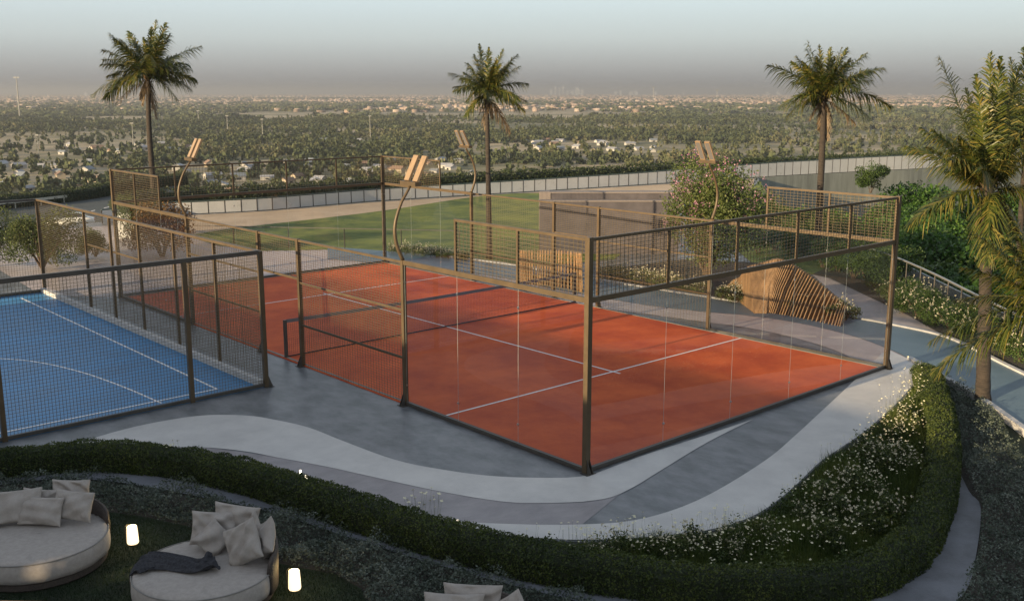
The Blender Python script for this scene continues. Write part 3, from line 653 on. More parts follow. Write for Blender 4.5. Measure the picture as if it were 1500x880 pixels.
# ------------------------------------------------------------------ palms
palm_g = leafmat('palm_leaflets', [(.018,.032,.007),(.045,.064,.013),(.088,.098,.020),(.20,.155,.035)], .25, rough=.4)
palm_dry = leafmat('dry_palm', [(.07,.045,.025),(.13,.09,.05),(.20,.14,.08)], .1)
bark = mat('palm_bark', (.032,.024,.018), .9, noise=.4, scale=6, bump=.8, bscale=14, stretch=(1,1,5))
def frond_geo(p0, tip, up, n, wl, droop, lw, twist=1.05):
    """rachis curve + leaflets; returns verts, quads"""
    p0 = np.array(p0); tip = np.array(tip); L = np.linalg.norm(tip-p0)
    ctl = p0+(tip-p0)*.45+np.array([0,0,up*L]); t = np.linspace(0,1,n)
    C = (1-t)[:,None]**2*p0+2*((1-t)*t)[:,None]*ctl+t[:,None]**2*tip
    T = np.gradient(C,axis=0); T /= np.linalg.norm(T,axis=1)[:,None]
    S = np.cross(T, [0,0,1]); S /= np.linalg.norm(S,axis=1)[:,None]+1e-6; U = np.cross(S, T)
    tw_ = rng.uniform(-twist,twist); S, U = S*math.cos(tw_)+U*math.sin(tw_), U*math.cos(tw_)-S*math.sin(tw_)
    V = []; Q = []
    # rachis: 3 sided
    r = .022*(1-.8*t)*(L/3)**.5
    for i in range(n):
        for a in (0, 2.09, 4.19): V.append(C[i]+(S[i]*math.cos(a)+U[i]*math.sin(a))*r[i])
    for i in range(n-1):
        for k in range(3): Q.append((i*3+k, i*3+(k+1)%3, (i+1)*3+(k+1)%3, (i+1)*3+k))
    for i in range(int(n*.12), n):
        s = t[i]; ll = wl*L*(math.sin(math.pi*min(1,.18+.82*s))**.6*.9+.12)
        for sd in (-1, 1):
            for rep in range(1):
                l = ll*rng.uniform(.7,1.12); an = rad(60-36*s+rng.normal(0,9)); 
                d = S[i]*sd*math.sin(an)+T[i]*math.cos(an)+U[i]*rng.normal(.18,.30)
                d /= np.linalg.norm(d); wd = np.cross(d, U[i]); wd /= np.linalg.norm(wd); w = lw*rng.uniform(.8,1.2)
                q0 = C[i]+T[i]*rng.uniform(-.5,.5)*L/n; q1 = q0+d*l*.5-np.array([0,0,droop*l*.16]); q2 = q0+d*l*.9-np.array([0,0,droop*l*.62])
                b = len(V); V += [q0-wd*w*.5, q0+wd*w*.5, q1+wd*w*.5, q1-wd*w*.5, q2+wd*w*.08, q2-wd*w*.08]
                Q += [(b,b+1,b+2,b+3),(b+3,b+2,b+4,b+5)]
    return V, Q
def palm(px, py, dist, trunk, tips, dry, label, extra=16, r0=.16, n=80, wl=.34, droop=.95, lw=.042, flen=None, base_z=0., up=.24):
    """px, py, dist place the crown's heart; trunk = photo points down to the ground; tips = frond ends (photo x, y, depth behind the heart)"""
    def P(x, y, dd):
        d = FW + RT*(x-750)/F - UP*(y-440)/F; return CAM+d*dd
    c = P(px, py, dist); 
    root = empty('palm_tree', (0,0,0)); tag(root, label, 'palm tree')
    bx = P(trunk[-1][0], trunk[-1][1], dist); bx[2] = base_z
    pts = [c+np.array([0,0,.1])]+[P(x, y, dist) for x, y in trunk[:-1]]+[bx]; pts = smooth_pts(pts, 14); 
    zs = [p[2] for p in pts]; m = len(pts); rr = []
    for i, p in enumerate(pts):
        f = i/(m-1); rr.append(r0*.74*(.62+.38*f+(.25*max(0,f-.92)/.08)+.30*max(0,1-f/.06))*(1+.06*(i%2)))
    root.location = (0,0,0); MB().tube([tuple(p) for p in pts], rr, 12).build('trunk', bark, root, True)
    V = []; Q = []
    L = flen or np.mean([np.linalg.norm(P(x,y,dist+dd)-c) for x,y,dd in tips])
    T = [(P(x,y,dist+dd)) for x,y,dd in tips]
    for k in range(extra):
        a = 2.4*k+.7; e = rng.uniform(-.25,1.15); T.append(c+np.array([math.cos(a)*math.cos(e), math.sin(a)*math.cos(e), math.sin(e)])*L*rng.uniform(.75,1.0))
    for ti, tp in enumerate(T):
        v = tp-c; el = v[2]/np.linalg.norm(v); u = up*(1.15-max(0,el)) if el > 0 else up*(1.2+.3*el)
        v_, q_ = frond_geo(c+v*.02, tp, u, n, wl, droop, lw*L/3, .6 if ti < len(tips) else 1.05); o = len(V); V += v_; Q += [tuple(i+o for i in q) for q in q_]
    npmesh('crown', V, Q, palm_g, root)
    if dry:
        V = []; Q = []
        for x, y, dd in dry:
            v_, q_ = frond_geo(c-np.array([0,0,.08]), P(x,y,dist+dd), .12, int(n*.6), wl*.7, 1.2, lw*L/3); o = len(V); V += v_; Q += [tuple(i+o for i in q) for q in q_]
        for k in range(60):   # old leaf bases under the crown
            a = rng.uniform(0,6.28); z = rng.uniform(-.25,.12)*r0*5; q0 = c+np.array([math.cos(a)*r0*.6, math.sin(a)*r0*.6, z]); q1 = q0+np.array([math.cos(a)*r0*.9, math.sin(a)*r0*.9, rng.uniform(.2,1.2)*r0]); w = np.array([-math.sin(a), math.cos(a), 0])*r0*.22
            b = len(V); V += [q0-w, q0+w, q1+w*.5, q1-w*.5]; Q += [(b,b+1,b+2,b+3)]
        npmesh('dry_fronds', V, Q, palm_dry, root)
    return root
palm(217,113,64,[(219,200),(228,300)],[(160,49,-.8),(150,73,0),(150,87,1),(134,140,-.5),(153,144,1),(229,30,0),(243,34,1),(294,68,.5),(280,132,0),(260,147,-1),(188,46,1),(210,55,-1),(262,80,1.2),(222,40,-1.2),(196,60,.2)],
     [(169,152,.5),(209,154,0),(229,172,0),(224,160,.4),(205,146,-.4)], 'tall palm at the far left with golden lit fronds and long dark trunk', r0=.27, base_z=-2.5)
palm(713,138,39.5,[(715,250),(717,380)],[(658,107,0),(702,65,.3),(682,92,-.6),(737,72,.2),(758,80,-.2),(773,123,.3),(772,150,-.5),(768,163,.4),(682,170,-.3),(716,70,-.6),(745,95,.8),(694,80,.7),(727,88,-.8)],
     [(747,195,0),(711,190,.1),(722,175,-.2),(702,168,.2)], 'slim palm standing on the lawn edge behind the middle of the court', r0=.15)
palm(1207,142,40,[(1205,200),(1197,378)],[(1125,96,0),(1183,60,.3),(1175,90,-.7),(1217,70,.2),(1233,70,-.5),(1270,78,.3),(1295,100,0),(1277,118,-.8),(1305,157,.4),(1275,175,-.3),(1150,173,-.2),(1200,66,-.8),(1246,90,1),(1160,120,1)],
     [(1253,182,0),(1213,205,0),(1200,190,.3),(1220,178,-.3),(1186,175,.1)], 'palm with drooping dead fronds behind the right end of the court', r0=.19)
palm(1447,278,21.5,[(1444,400),(1438,608)],[(1376,83,.2),(1349,187,-.3),(1451,78,.4),(1466,84,-.5),(1493,98,.1),(1330,330,-.4),(1380,250,.8),(1500,240,-.4),(1470,370,-.9),(1415,130,.9),(1430,110,-.7),(1520,170,.5),(1490,350,.6),(1405,200,-.9),(1478,130,1.),(1448,385,-1.2),(1540,300,0)],
     [(1430,330,.1),(1462,350,0),(1440,340,-.4),(1452,345,.3)], 'big palm near the right edge rising from the silvery ground cover', r0=.20, base_z=-.1, extra=12, n=110, wl=.29, lw=.034, up=.20)
palm(1545,452,16,[(1560,800),(1575,1300)],[(1362,500,-.3),(1366,545,.4),(1408,392,.3),(1425,340,-.3),(1398,440,.9),(1475,300,.1),(1560,290,0),(1700,420,0),(1650,540,0),(1490,345,-.8),(1455,365,.2)],
     [(1530,520,0),(1560,530,.2)], 'palm mostly outside the right edge, its long fronds reaching in over the teal path', r0=.18, base_z=-.1, extra=4, n=120, wl=.25, lw=.034, up=.16)
palm(1503,215,30,[(1495,330),(1489,478)],[(1480,85,0),(1500,70,.5),(1470,110,.8),(1530,90,0),(1565,150,0),(1580,240,.5),(1455,160,.9),(1470,260,-.4),(1550,300,0)],
     [(1500,260,0)], 'palm half hidden behind the big right hand palm, slim trunk beside the glass railing', r0=.14, extra=5)

# ------------------------------------------------------------------ shrubs and trees near the court
def shrub_mesh(R, H, nleaf, ls, m, seed, nb=9, stems=5, root_name='shrub', shell=.45):
    root = empty(root_name); bl = blob_crown(R, H, nb, seed); C = crown_points(nleaf, bl, shell); C = C[C[:,2] > .02*H]
    V, Q = leaf_quads(C, ls, aspect=2.0); npmesh('foliage', V, Q, m, root)
    mb = MB(); r = random.Random(seed)
    for k in range(stems):
        a = k*6.28/stems+r.uniform(0,.6); q = R*r.uniform(.3,.6); z = H*r.uniform(.45,.7)
        mb.tube([(0.04*math.cos(a),.04*math.sin(a),0),(q*.35*math.cos(a+.2),q*.35*math.sin(a+.2),z*.4),(q*math.cos(a),q*math.sin(a),z)], [R*.026,R*.018,R*.008], 6)
    mb.build('stems', mat('brown_bark', (.09,.06,.04), .9, noise=.3, scale=8, bump=.6), root)
    return root
def put(root, px, py, label, cat, group=None, z=0, s=1, rz=0):
    p = G(px, py, z); root.location = (p[0], p[1], z); root.scale = (s,s,s); root.rotation_euler = (0,0,rz); return tag(root, label, cat, group)
bl_green = leafmat('bush_leaves', [(.022,.038,.010),(.05,.075,.018),(.09,.115,.03),(.14,.15,.05)], .25, patch=.4, pscale=1.2)
dk_green = leafmat('dark_leaves', [(.012,.028,.008),(.03,.055,.014),(.06,.10,.02),(.10,.15,.03)], .25, patch=.4, pscale=.6)
rust = leafmat('rust_leaves', [(.06,.03,.012),(.14,.07,.02),(.20,.11,.03)], .3)
b = shrub_mesh(2.3, 4.3, 30000, .10, bl_green, 3, nb=26, stems=9, root_name='flowering_bush', shell=.5); put(b, 1035, 404, 'large bush with pink blossoms behind the right side of the court', 'bush')
C = crown_points(900, blob_crown(2.35, 4.4, 26, 3), .08); C = C[C[:,2] > 1.2]; C = C[(vnoise(C[:,:2]+C[:,2:]*.7, 1.1, 8) > .5)]
C = np.repeat(C, 6, 0)+rng.normal(0,.05,(len(C)*6,3)); V, Q = leaf_quads(C, .06, aspect=1.2)
npmesh('blossoms', V, Q, leafmat('pink_petals', [(.30,.12,.20),(.42,.20,.29),(.50,.30,.36)], .3), b)
# bushes at the far left
s1 = shrub_mesh(1.55, 2.05, 15000, .085, bl_green, 12, nb=16, stems=9, shell=.6)
put(s1, 62, 392, 'round green bush with visible branches behind the blue court, nearest the photo edge', 'bush', 'bushes left of the court', .1)
for px, py, s, lb in ((-25,388,.95,'green bush cut by the left photo edge'),(140,376,.55,'green bush beside the white car, seen through the ball court fence')):
    o = copy_tree(s1); put(o, px, py, lb, 'bush', 'bushes left of the court', .1, s, px)
s2 = shrub_mesh(1.5, 2.1, 7000, .09, rust, 14, nb=11, stems=7, shell=.6); put(s2, 238, 376, 'rust coloured bush behind the mesh at the far left corner of the red court', 'bush', None, 0, 1.15)
s3 = shrub_mesh(1.6, 2.2, 6000, .10, bl_green, 15, nb=10, stems=6, shell=.6); put(s3, 196, 352, 'pale green bush between the white block and the court fence', 'bush', None, 0, .9)
mb = MB(); mb.box(-.55,.55,-.25,.25,0,1.15); o = mb.build('white_block', mat('white_render', (.74,.74,.70), .6, noise=.04, scale=3)); p = G(194,349); o.location = (p[0],p[1],0); o.rotation_euler = (0,0,-YAW); tag(o, 'plain white rendered block behind the bushes left of the red court', 'block')
md = o.modifiers.new('b','BEVEL'); md.width = .02
# shrub border with flowers
lowsh = shrub_mesh(.42, .55, 1300, .05, bl_green, 21, nb=7, stems=3, shell=.7)
def add_flowers(root, n, R, H, m, sz=.04):
    C = crown_points(n, blob_crown(R, H, 8, 5), .1); C = C[C[:,2] > H*.35]; C = np.repeat(C, 4, 0)+rng.normal(0,.012,(len(C)*4,3)); V, Q = leaf_quads(C, sz, aspect=1.1); npmesh('blossoms', V, Q, m, root)
creamf = leafmat('cream_blossom', [(.40,.36,.24),(.56,.52,.40)], .2)
add_flowers(lowsh, 55, .45, .62, creamf)
rows = []
for k in range(13): rows.append((575+k*9.2+rng.uniform(-3,3), 371+k*.9, .75, 'lawn'))
for k in range(13): rows.append((893+k*11+rng.uniform(-3,3), 408+k*2.0, .95, 'path'))
for k in range(18): rows.append((1058+k*10.8+rng.uniform(-3,3), 440+k*1.75+rng.uniform(-1,1), 1.0, 'bench'))
lab = {'lawn':'low cream flowering shrub in the row where the lawn meets the pavement','path':'low cream flowering shrub in the row at the foot of the big pink bush','bench':'low cream flowering shrub in the row in front of the curved slatted seat'}
grp = {'lawn':'flowering shrubs along the lawn edge','path':'flowering shrubs under the pink bush','bench':'flowering shrubs before the curved seat'}
for i, (px, py, s, w) in enumerate(rows):
    o = lowsh if i == 0 else copy_tree(lowsh); put(o, px, py, lab[w], 'shrub', grp[w], 0, s*rng.uniform(.85,1.2), i*1.7); o.name = 'flowering_shrub'
for c_ in (lowsh,): pass
kind(sheet('planting_soil', pw([(1045,434),(1060,428),(1100,400),(1190,410),(1250,450),(1248,463),(1172,455),(1110,445)]), .006, soil), 'structure')
kind(sheet('planting_soil', pw([(870,409),(880,395),(1000,380),(1120,385),(1200,400),(1060,430),(1042,435),(960,422)]), .0045, soil), 'structure')
kind(sheet('planting_soil', pw([(1188,402),(1190,345),(1275,364),(1500,474),(1500,547),(1469,532),(1392,495),(1379,489),(1332,462),(1262,430),(1216,407)]), .007, soil), 'structure')
# shrubs between walkway and railing
kind(sheet('grass_bank', pw([(1085,300),(1112,264),(1128,290),(1190,325),(1275,362),(1190,402),(1100,384),(1066,356)]), .009, lawnm), 'structure')
big = shrub_mesh(.8, 1.0, 4500, .055, dk_green, 31, nb=11, stems=4, shell=.6); bigf = shrub_mesh(.7, .8, 3200, .05, dk_green, 33, nb=9, stems=4, shell=.6); add_flowers(bigf, 75, .75, .9, creamf, .035)
spots = [(1205,392),(1228,398),(1222,380),(1250,408),(1245,388),(1272,418),(1268,395),(1292,428),(1290,405),(1312,418),(1200,372),(1225,362),(1250,372),(1180,380),(1110,372),(1135,366),(1160,372),(1100,352),(1130,345),(1158,350),(1185,352),(1120,325),(1150,328),(1178,336),(1208,344),(1110,304)]
for i, (px, py) in enumerate(spots):
    o = big if i == 0 else copy_tree(big); put(o, px, py, 'dark green shrub in the bank behind the slatted seat, short of the rim', 'shrub', 'dark shrubs in the railing bank', 0, rng.uniform(.9,1.3), i*2.1); o.name = 'shrub'
spots = [(1322,458),(1345,466),(1368,476),(1340,445),(1392,488),(1418,497),(1365,458),(1445,508),(1310,445),(1470,520),(1412,480),(1495,530),(1440,490)]
for i, (px, py) in enumerate(spots):
    o = bigf if i == 0 else copy_tree(bigf); put(o, px, py, 'white speckled flowering shrub between the teal path and the glass railing', 'shrub', 'flowering shrubs beside the glass railing', 0, rng.uniform(.85,1.15), i*2.1); o.name = 'flowering_shrub'
rs = shrub_mesh(.3, .4, 1500, .035, leaf_h, 41, nb=5, stems=3); put(rs, 1345, 552, 'small round clipped bush at the far tip of the long hedge', 'bush', None, 0, 1)

# flowering clumps in the wild bed
dkleaf = leafmat('bed_leaves', [(.012,.022,.006),(.03,.048,.012),(.06,.085,.02),(.10,.12,.03)], .25)
clump = shrub_mesh(.34, .50, 1500, .042, dkleaf, 71, nb=8, stems=3, shell=.8, root_name='flowering_clump')
C = np.c_[rng.normal(0,.17,(34,2)), .20+.30*rng.random(34)**.8]; C = np.repeat(C, 4, 0)+rng.normal(0,.009,(136,3)); V, Q = leaf_quads(C, .028, aspect=1.1); npmesh('blossoms', V, Q, creamf, clump)
spots = [(1306,648),(1320,622),(1332,642),(1276,682),(1293,694),(1318,680),(1240,714),(1256,728),(1290,734),(1210,748),(1176,764),(1122,792),(1070,810),(1014,817),(958,822),(905,825),(870,826),(1180,772),(1225,766),(1262,786),(1135,812),(1075,826),(1210,806),(1300,770),(1330,700),(990,830)]
for i, (px, py) in enumerate(spots):
    o = clump if i == 0 else copy_tree(clump); put(o, px, py, 'leafy clump with cream flower heads in the wild bed inside the hedge loop', 'flowering plant', 'flowering clumps in the wild bed', -.1, rng.uniform(.6,1.15), i*1.9)

# ------------------------------------------------------------------ walls behind
a = G(795,374); d = np.array([R2[0], R2[1]]); n2 = F2
def wbox(mb, o, along, deep, x0, x1, y0, y1, z0, z1):
    c = [o[:2]+along*x+deep*y for x, y in ((x0,y0),(x1,y0),(x1,y1),(x0,y1))]; mb.prism([tuple(q) for q in c], z0, z1)
tw = empty('terraced_wall'); tag(tw, 'mauve grey two-step wall behind the court mesh with pale cap line', 'wall')
mb = MB(); wbox(mb, a, d, n2, -.1, 5.4, .3, .7, 0, 2.08); mb.build('lower_wall', conc_p, tw)
mb = MB(); wbox(mb, a, d, n2, -.15, 5.4, .27, .73, 2.083, 2.13); mb.build('coping', mat('coping_stone', (.19,.16,.145), .7), tw)
mb = MB(); wbox(mb, a, d, n2, .35, 5.4, .9, 1.5, 0, 2.36); mb.build('upper_wall', conc_p, tw)
mb = MB(); wbox(mb, a, d, n2, .33, 5.4, .88, 1.52, 2.363, 2.41); mb.build('coping', mat('coping_stone', (.19,.16,.145), .7), tw)
mb = MB(); wbox(mb, a, d, n2, -.12, .33, .88, 1.52, 0, 2.42); mb.build('end_pier', mat('coping_stone', (.19,.16,.145), .7), tw)
# balustrade of pale panels along the rim
rim_px = [(150,327),(232,316.5),(300,313),(400,307.5),(540,295.5),(715,284.5),(840,277),(960,269.5),(1105,260),(1230,253),(1350,247),(1500,238),(1640,230)]
top_px = [(150,310),(232,299),(300,296),(400,289.5),(540,278.5),(715,267.5),(840,260),(960,252),(1105,241),(1230,234),(1350,228),(1500,219),(1640,212)]
rim = smooth_pts(pw(rim_px), 8); RA = np.array(rim)
bal = empty('panel_balustrade'); tag(bal, 'long curved balustrade of pale square panels with dark joints along the rim beyond the lawn', 'balustrade')
# heights follow the photo's pair of lines
def bal_h(x, y):
    best = 1e9; h = 0
    for (bx_, by_), (tx_, ty_) in zip(rim_px, top_px):
        g = G(bx_, by_); dd = math.hypot(g[0]-x, g[1]-y)
        if dd < best: best = dd; h = (by_-ty_)/F*np.linalg.norm(g-CAM)*1.0
    return h
S = np.linalg.norm(np.diff(RA,axis=0),axis=1); cs = np.r_[0,np.cumsum(S)]; sp = .86; nP = int(cs[-1]/sp)
panel_m = mat('panel_white', (.46,.455,.44), .3, noise=.05, scale=1, spec=1.0)
mb = MB(); mt = MB(); mp = MB(); lo = MB()
pt = lambda s: np.array([np.interp(s, cs, RA[:,0]), np.interp(s, cs, RA[:,1])])
hs = np.array([bal_h(*pt(k*sp)) for k in range(nP+1)]); hs = np.convolve(np.pad(hs, 8, 'edge'), np.ones(17)/17, 'valid')
for k in range(nP):
    p, q = pt(k*sp), pt((k+1)*sp); dd = (q-p)/np.linalg.norm(q-p); h = hs[k]
    mb.bar((*(p+dd*.03), h/2), (*(q-dd*.03), h/2), .03, h-.06)
    mp.bar((*p, 0), (*p, h+.02), .045, .045); mt.bar((*p, h+.02), (*q, hs[k+1]+.02), .06, .05)
kp = mb.build('panels', panel_m, bal); kp['kind'] = 'stuff'
o = mp.build('joint_posts', dark_steel, bal); o['kind'] = 'stuff'; mt.build('top_rail', mat('teal_rail', (.05,.075,.07), .5), bal)
mb = MB(); lowz = -6.5
for k in range(nP):
    p, q = pt(k*sp), pt((k+1)*sp); mb.bar((*p, (lowz-.02)/2), (*q, (lowz-.02)/2), .3, -lowz-.02)
o = mb.build('retaining_wall', conc); kind(o, 'structure')
# dark clipped hedge beyond the rim
dd_pts = [tuple(np.array(pt(s))+ (np.array([.67,.745]))*2.2) for s in np.linspace(0, cs[-1], 40)]
hd = hedge('rim_hedge', dd_pts, 1.6, 1.5, -.3, 420, .14, 'dark clipped hedge running beyond the pale panel balustrade', leafmat('rim_leaves', [(.012,.022,.010),(.03,.045,.018),(.05,.065,.025)], .15))
# round dark tree at the rim
b = shrub_mesh(1.15, 2.2, 5200, .12, dk_green, 51, nb=14, stems=4, root_name='round_tree', shell=.5); put(b, 1275, 283, 'small round dark tree against the pale panel balustrade', 'tree', None, -.3, 1)
# low rail beyond the court
lr = empty('low_railing'); tag(lr, 'thin dark railing line between the court and the lawn', 'railing')
A = G(262,330,.85); B = G(672,338,.85); mb = MB(); mb.bar(A, B, .03, .03); mb.build('top_rail', dark_steel, lr)
for k in range(6):
    q = A+(B-A)*k/5; mb = MB(); mb.bar((q[0],q[1],0),(q[0],q[1],.84), .03, .03); mb.build('post', dark_steel, lr)
# glass railing at the right rim
gr = empty('glass_railing'); tag(gr, 'glass railing with pale handrail above the dark trees at the right', 'railing')
gp = smooth_pts([tuple(G(x,y,1.05)[:2]) for x,y in ((1262,360),(1310,376),(1370,402),(1430,432),(1500,466),(1640,530))], 3)
mb = MB()
for p, q in zip(gp[:-1], gp[1:]): mb.bar((*p,1.05),(*q,1.05),.05,.045)
mb.build('handrail', mat('handrail_metal', (.40,.37,.33), .35, .7), gr)
for p, q in zip(gp[:-1], gp[1:]):
    mb = MB(); mb.add([(*p,.05),(*q,.05),(*q,1.02),(*p,1.02)], [(0,1,2,3)]); mb.build('glass_panel', glass, gr)
    mb = MB(); mb.bar((*p,0),(*p,1.02),.03,.03); mb.build('post', dark_steel, gr)

# ------------------------------------------------------------------ slatted timber seats
def slat_seat(name, front, ridge, zr, back, label, n, th=.028, zf=.08):
    """fins from a front foot line up to a ridge and down behind"""
    r = empty(name); tag(r, label, 'bench'); f = smooth_pts(pw(front), 12); R_ = smooth_pts([tuple(G(x,y,z)) for (x,y),z in zip(ridge, zr)], 12)
    fi = np.array(f); ri = np.array(R_); m = MB()
    for k in range(n):
        t = k/(n-1); a = np.array([np.interp(t*(len(fi)-1), range(len(fi)), fi[:,c]) for c in (0,1)]); b = np.array([np.interp(t*(len(ri)-1), range(len(ri)), ri[:,c]) for c in (0,1,2)])
        d = b[:2]-a; L = np.linalg.norm(d); d /= L; h = b[2]
        prof = [(0,zf-.06),(0,zf+.10),(L*.30,h*.42),(L*.62,h*.60),(L*.86,h*.85),(L,h),(L+.10,h-.01),(L+back*.6,h*.55),(L+back,zf-.06)]
        s = np.array([-d[1], d[0]])*th/2; nv = len(prof)
        vs = [(*(a+d*x+s), z) for x, z in prof]+[(*(a+d*x-s), z) for x, z in prof]
        m.add(vs, [tuple(range(nv)), tuple(range(nv,2*nv))[::-1]]+[(i,i+nv,(i+1)%nv+nv,(i+1)%nv) for i in range(nv)])
    m.build('slats', wood, r)
    mb = MB(); 
    for i in range(len(fi)-1):
        p = fi[i]; q = fi[i+1]; pb = ri[min(i,len(ri)-1)][:2]; u = (pb-p)/np.linalg.norm(pb-p)
        mb.bar((*(p+u*.15), .04), (*(q+u*.15), .04), .12, .07)
    mb.build('plinth', dark_steel, r)
slat_seat('curved_timber_seat', [(1064,428),(1110,436),(1160,446),(1205,454),(1246,462)], [(1096,390),(1120,383),(1146,379),(1190,404),(1240,447)], [1.25,1.4,1.5,1.1,.45], .9, 'wave shaped timber slat seat to the right, with high ridge sweeping down to the right', 54)
slat_seat('curved_timber_seat', [(758,402),(790,405),(820,410),(846,418)], [(762,366),(790,366),(820,366),(850,370)], [1.05,1.1,1.15,1.2], .7, 'shorter timber slat seat seen through the raised mesh at the middle of the court', 24, th=.05)

# ------------------------------------------------------------------ valley terrain
def tz(x, y):
    d = np.hypot(x-CAM[0], y-CAM[1]); z = np.interp(d, [0, 30, 60, 95, 135, 330, 1e5], [-4.2, -4.5, -6.0, -7.4, -7.5, -36, -36])
    return z
rads = np.r_[np.linspace(0,150,26)[1:], np.geomspace(160, 60000, 90)]; na = 240; ang = np.linspace(0, 2*np.pi, na, endpoint=False)
V = [(CAM[0],CAM[1],-4.2)]
for r in rads:
    x = CAM[0]+r*np.sin(ang); y = CAM[1]+r*np.cos(ang); z = tz(x,y)
    if r > 380: z = z+(vnoise(np.c_[x,y], 1/420., 2)-.5)*min(1,(r-380)/500)*5
    V += list(zip(x,y,z))
Q = []
me_f = [(0, 1+(k+1)%na, 1+k) for k in range(na)]+[(1+i*na+k, 1+i*na+(k+1)%na, 1+(i+1)*na+(k+1)%na, 1+(i+1)*na+k) for i in range(len(rads)-1) for k in range(na)]
mb = MB(); mb.add(V, me_f)
tm, nt, bs = nodes('valley_ground'); N = nt.nodes; Lk = nt.links
tc = N.new('ShaderNodeTexCoord')
def nz(scale, det=6, rough=.6, stretch=None):
    n = N.new('ShaderNodeTexNoise'); n.inputs['Scale'].default_value = scale; n.inputs['Detail'].default_value = det; n.inputs['Roughness'].default_value = rough
    s = tc.outputs['Object']
    if stretch: mp = N.new('ShaderNodeMapping'); mp.inputs['Scale'].default_value = stretch; mp.inputs['Rotation'].default_value = (0,0,YAW); Lk.new(s, mp.inputs[0]); s = mp.outputs[0]
    Lk.new(s, n.inputs[0]); return n
def ramp(src, stops):
    r = N.new('ShaderNodeValToRGB'); e = r.color_ramp.elements
    while len(e) < len(stops): e.new(.5)
    for i, (p, c) in enumerate(stops): e[i].position = p; e[i].color = (*c, 1)
    Lk.new(src, r.inputs[0]); return r
n1 = nz(.0045, 8, .65, (1,1,1)); r1 = ramp(n1.outputs[0], [(.34,(.07,.075,.033)),(.44,(.14,.13,.06)),(.51,(.28,.225,.14)),(.60,(.36,.29,.19)),(.72,(.13,.12,.06))])
n2_ = nz(.05, 8, .7); r2 = ramp(n2_.outputs[0], [(.38,(.35,.40,.25)),(.55,(1,1,1)),(.7,(1.0,.95,.85))])
mx = N.new('ShaderNodeMix'); mx.data_type = 'RGBA'; mx.blend_type = 'MULTIPLY'; mx.inputs[0].default_value = .8
Lk.new(r1.outputs[0], mx.inputs[6]); Lk.new(r2.outputs[0], mx.inputs[7]); Lk.new(mx.outputs[2], bs.inputs['Base Color']); bs.inputs['Roughness'].default_value = .95
kind(mb.build('valley_ground', tm, None, True), 'structure')
# road on the near slope, left
def road_pt(px, d): x, y = AT(px, d); return (x, y)
rp = [road_pt(px, d) for px, d in ((-700,62),(-400,80),(-150,92),(0,98),(100,106),(180,118),(260,136))]; rp2 = [road_pt(px, d) for px, d in ((-700,90),(-400,112),(-150,126),(0,134),(100,140),(180,150),(260,160))]
mb = MB(); A = smooth_pts(rp,6); B = smooth_pts(rp2,6)
mb.add([(*p,-7.25) for p in A]+[(*p,-7.25) for p in B], [(i,i+1,len(A)+i+1,len(A)+i) for i in range(len(A)-1)])
o = mb.build('road', asphalt); kind(o, 'structure')
mb = MB(); A2 = [tuple(np.array(p)*.48+np.array(q)*.52) for p, q in zip(A,B)]; A3 = [tuple(np.array(p)*.465+np.array(q)*.535) for p, q in zip(A,B)]
mb.add([(*p,-7.235) for p in A2]+[(*p,-7.235) for p in A3], [(i,i+1,len(A)+i+1,len(A)+i) for i in range(0,len(A)-1,2)]); kind(mb.build('road_markings', white_line), 'structure')
gd = empty('guard_rail'); tag(gd, 'pale guard rail along the far side of the road at the left', 'guard rail'); mb = MB()
for p, q in zip(B[:-1], B[1:]): mb.bar((*p,-6.5),(*q,-6.5),.08,.32)
mb.build('beam', mat('galvanised', (.42,.40,.34), .5, .4), gd); mb = MB()
BL = np.array(B); sB = np.r_[0,np.cumsum(np.linalg.norm(np.diff(BL,axis=0),axis=1))]
for s in np.arange(0, sB[-1], 3.5): x = np.interp(s,sB,BL[:,0]); y = np.interp(s,sB,BL[:,1]); mb.bar((x,y,-7.25),(x,y,-6.45),.12,.12)
o = mb.build('posts', MATS['galvanised'], gd); o['kind'] = 'stuff'
hedge('roadside_hedge', [tuple(np.array(p)+F2*3) for p in B], 2.6, 1.6, -7.4, 260, .22, 'dark roadside hedge behind the guard rail at the left', leafmat('rim_leaves', []) if 'rim_leaves' not in MATS else MATS['rim_leaves'])
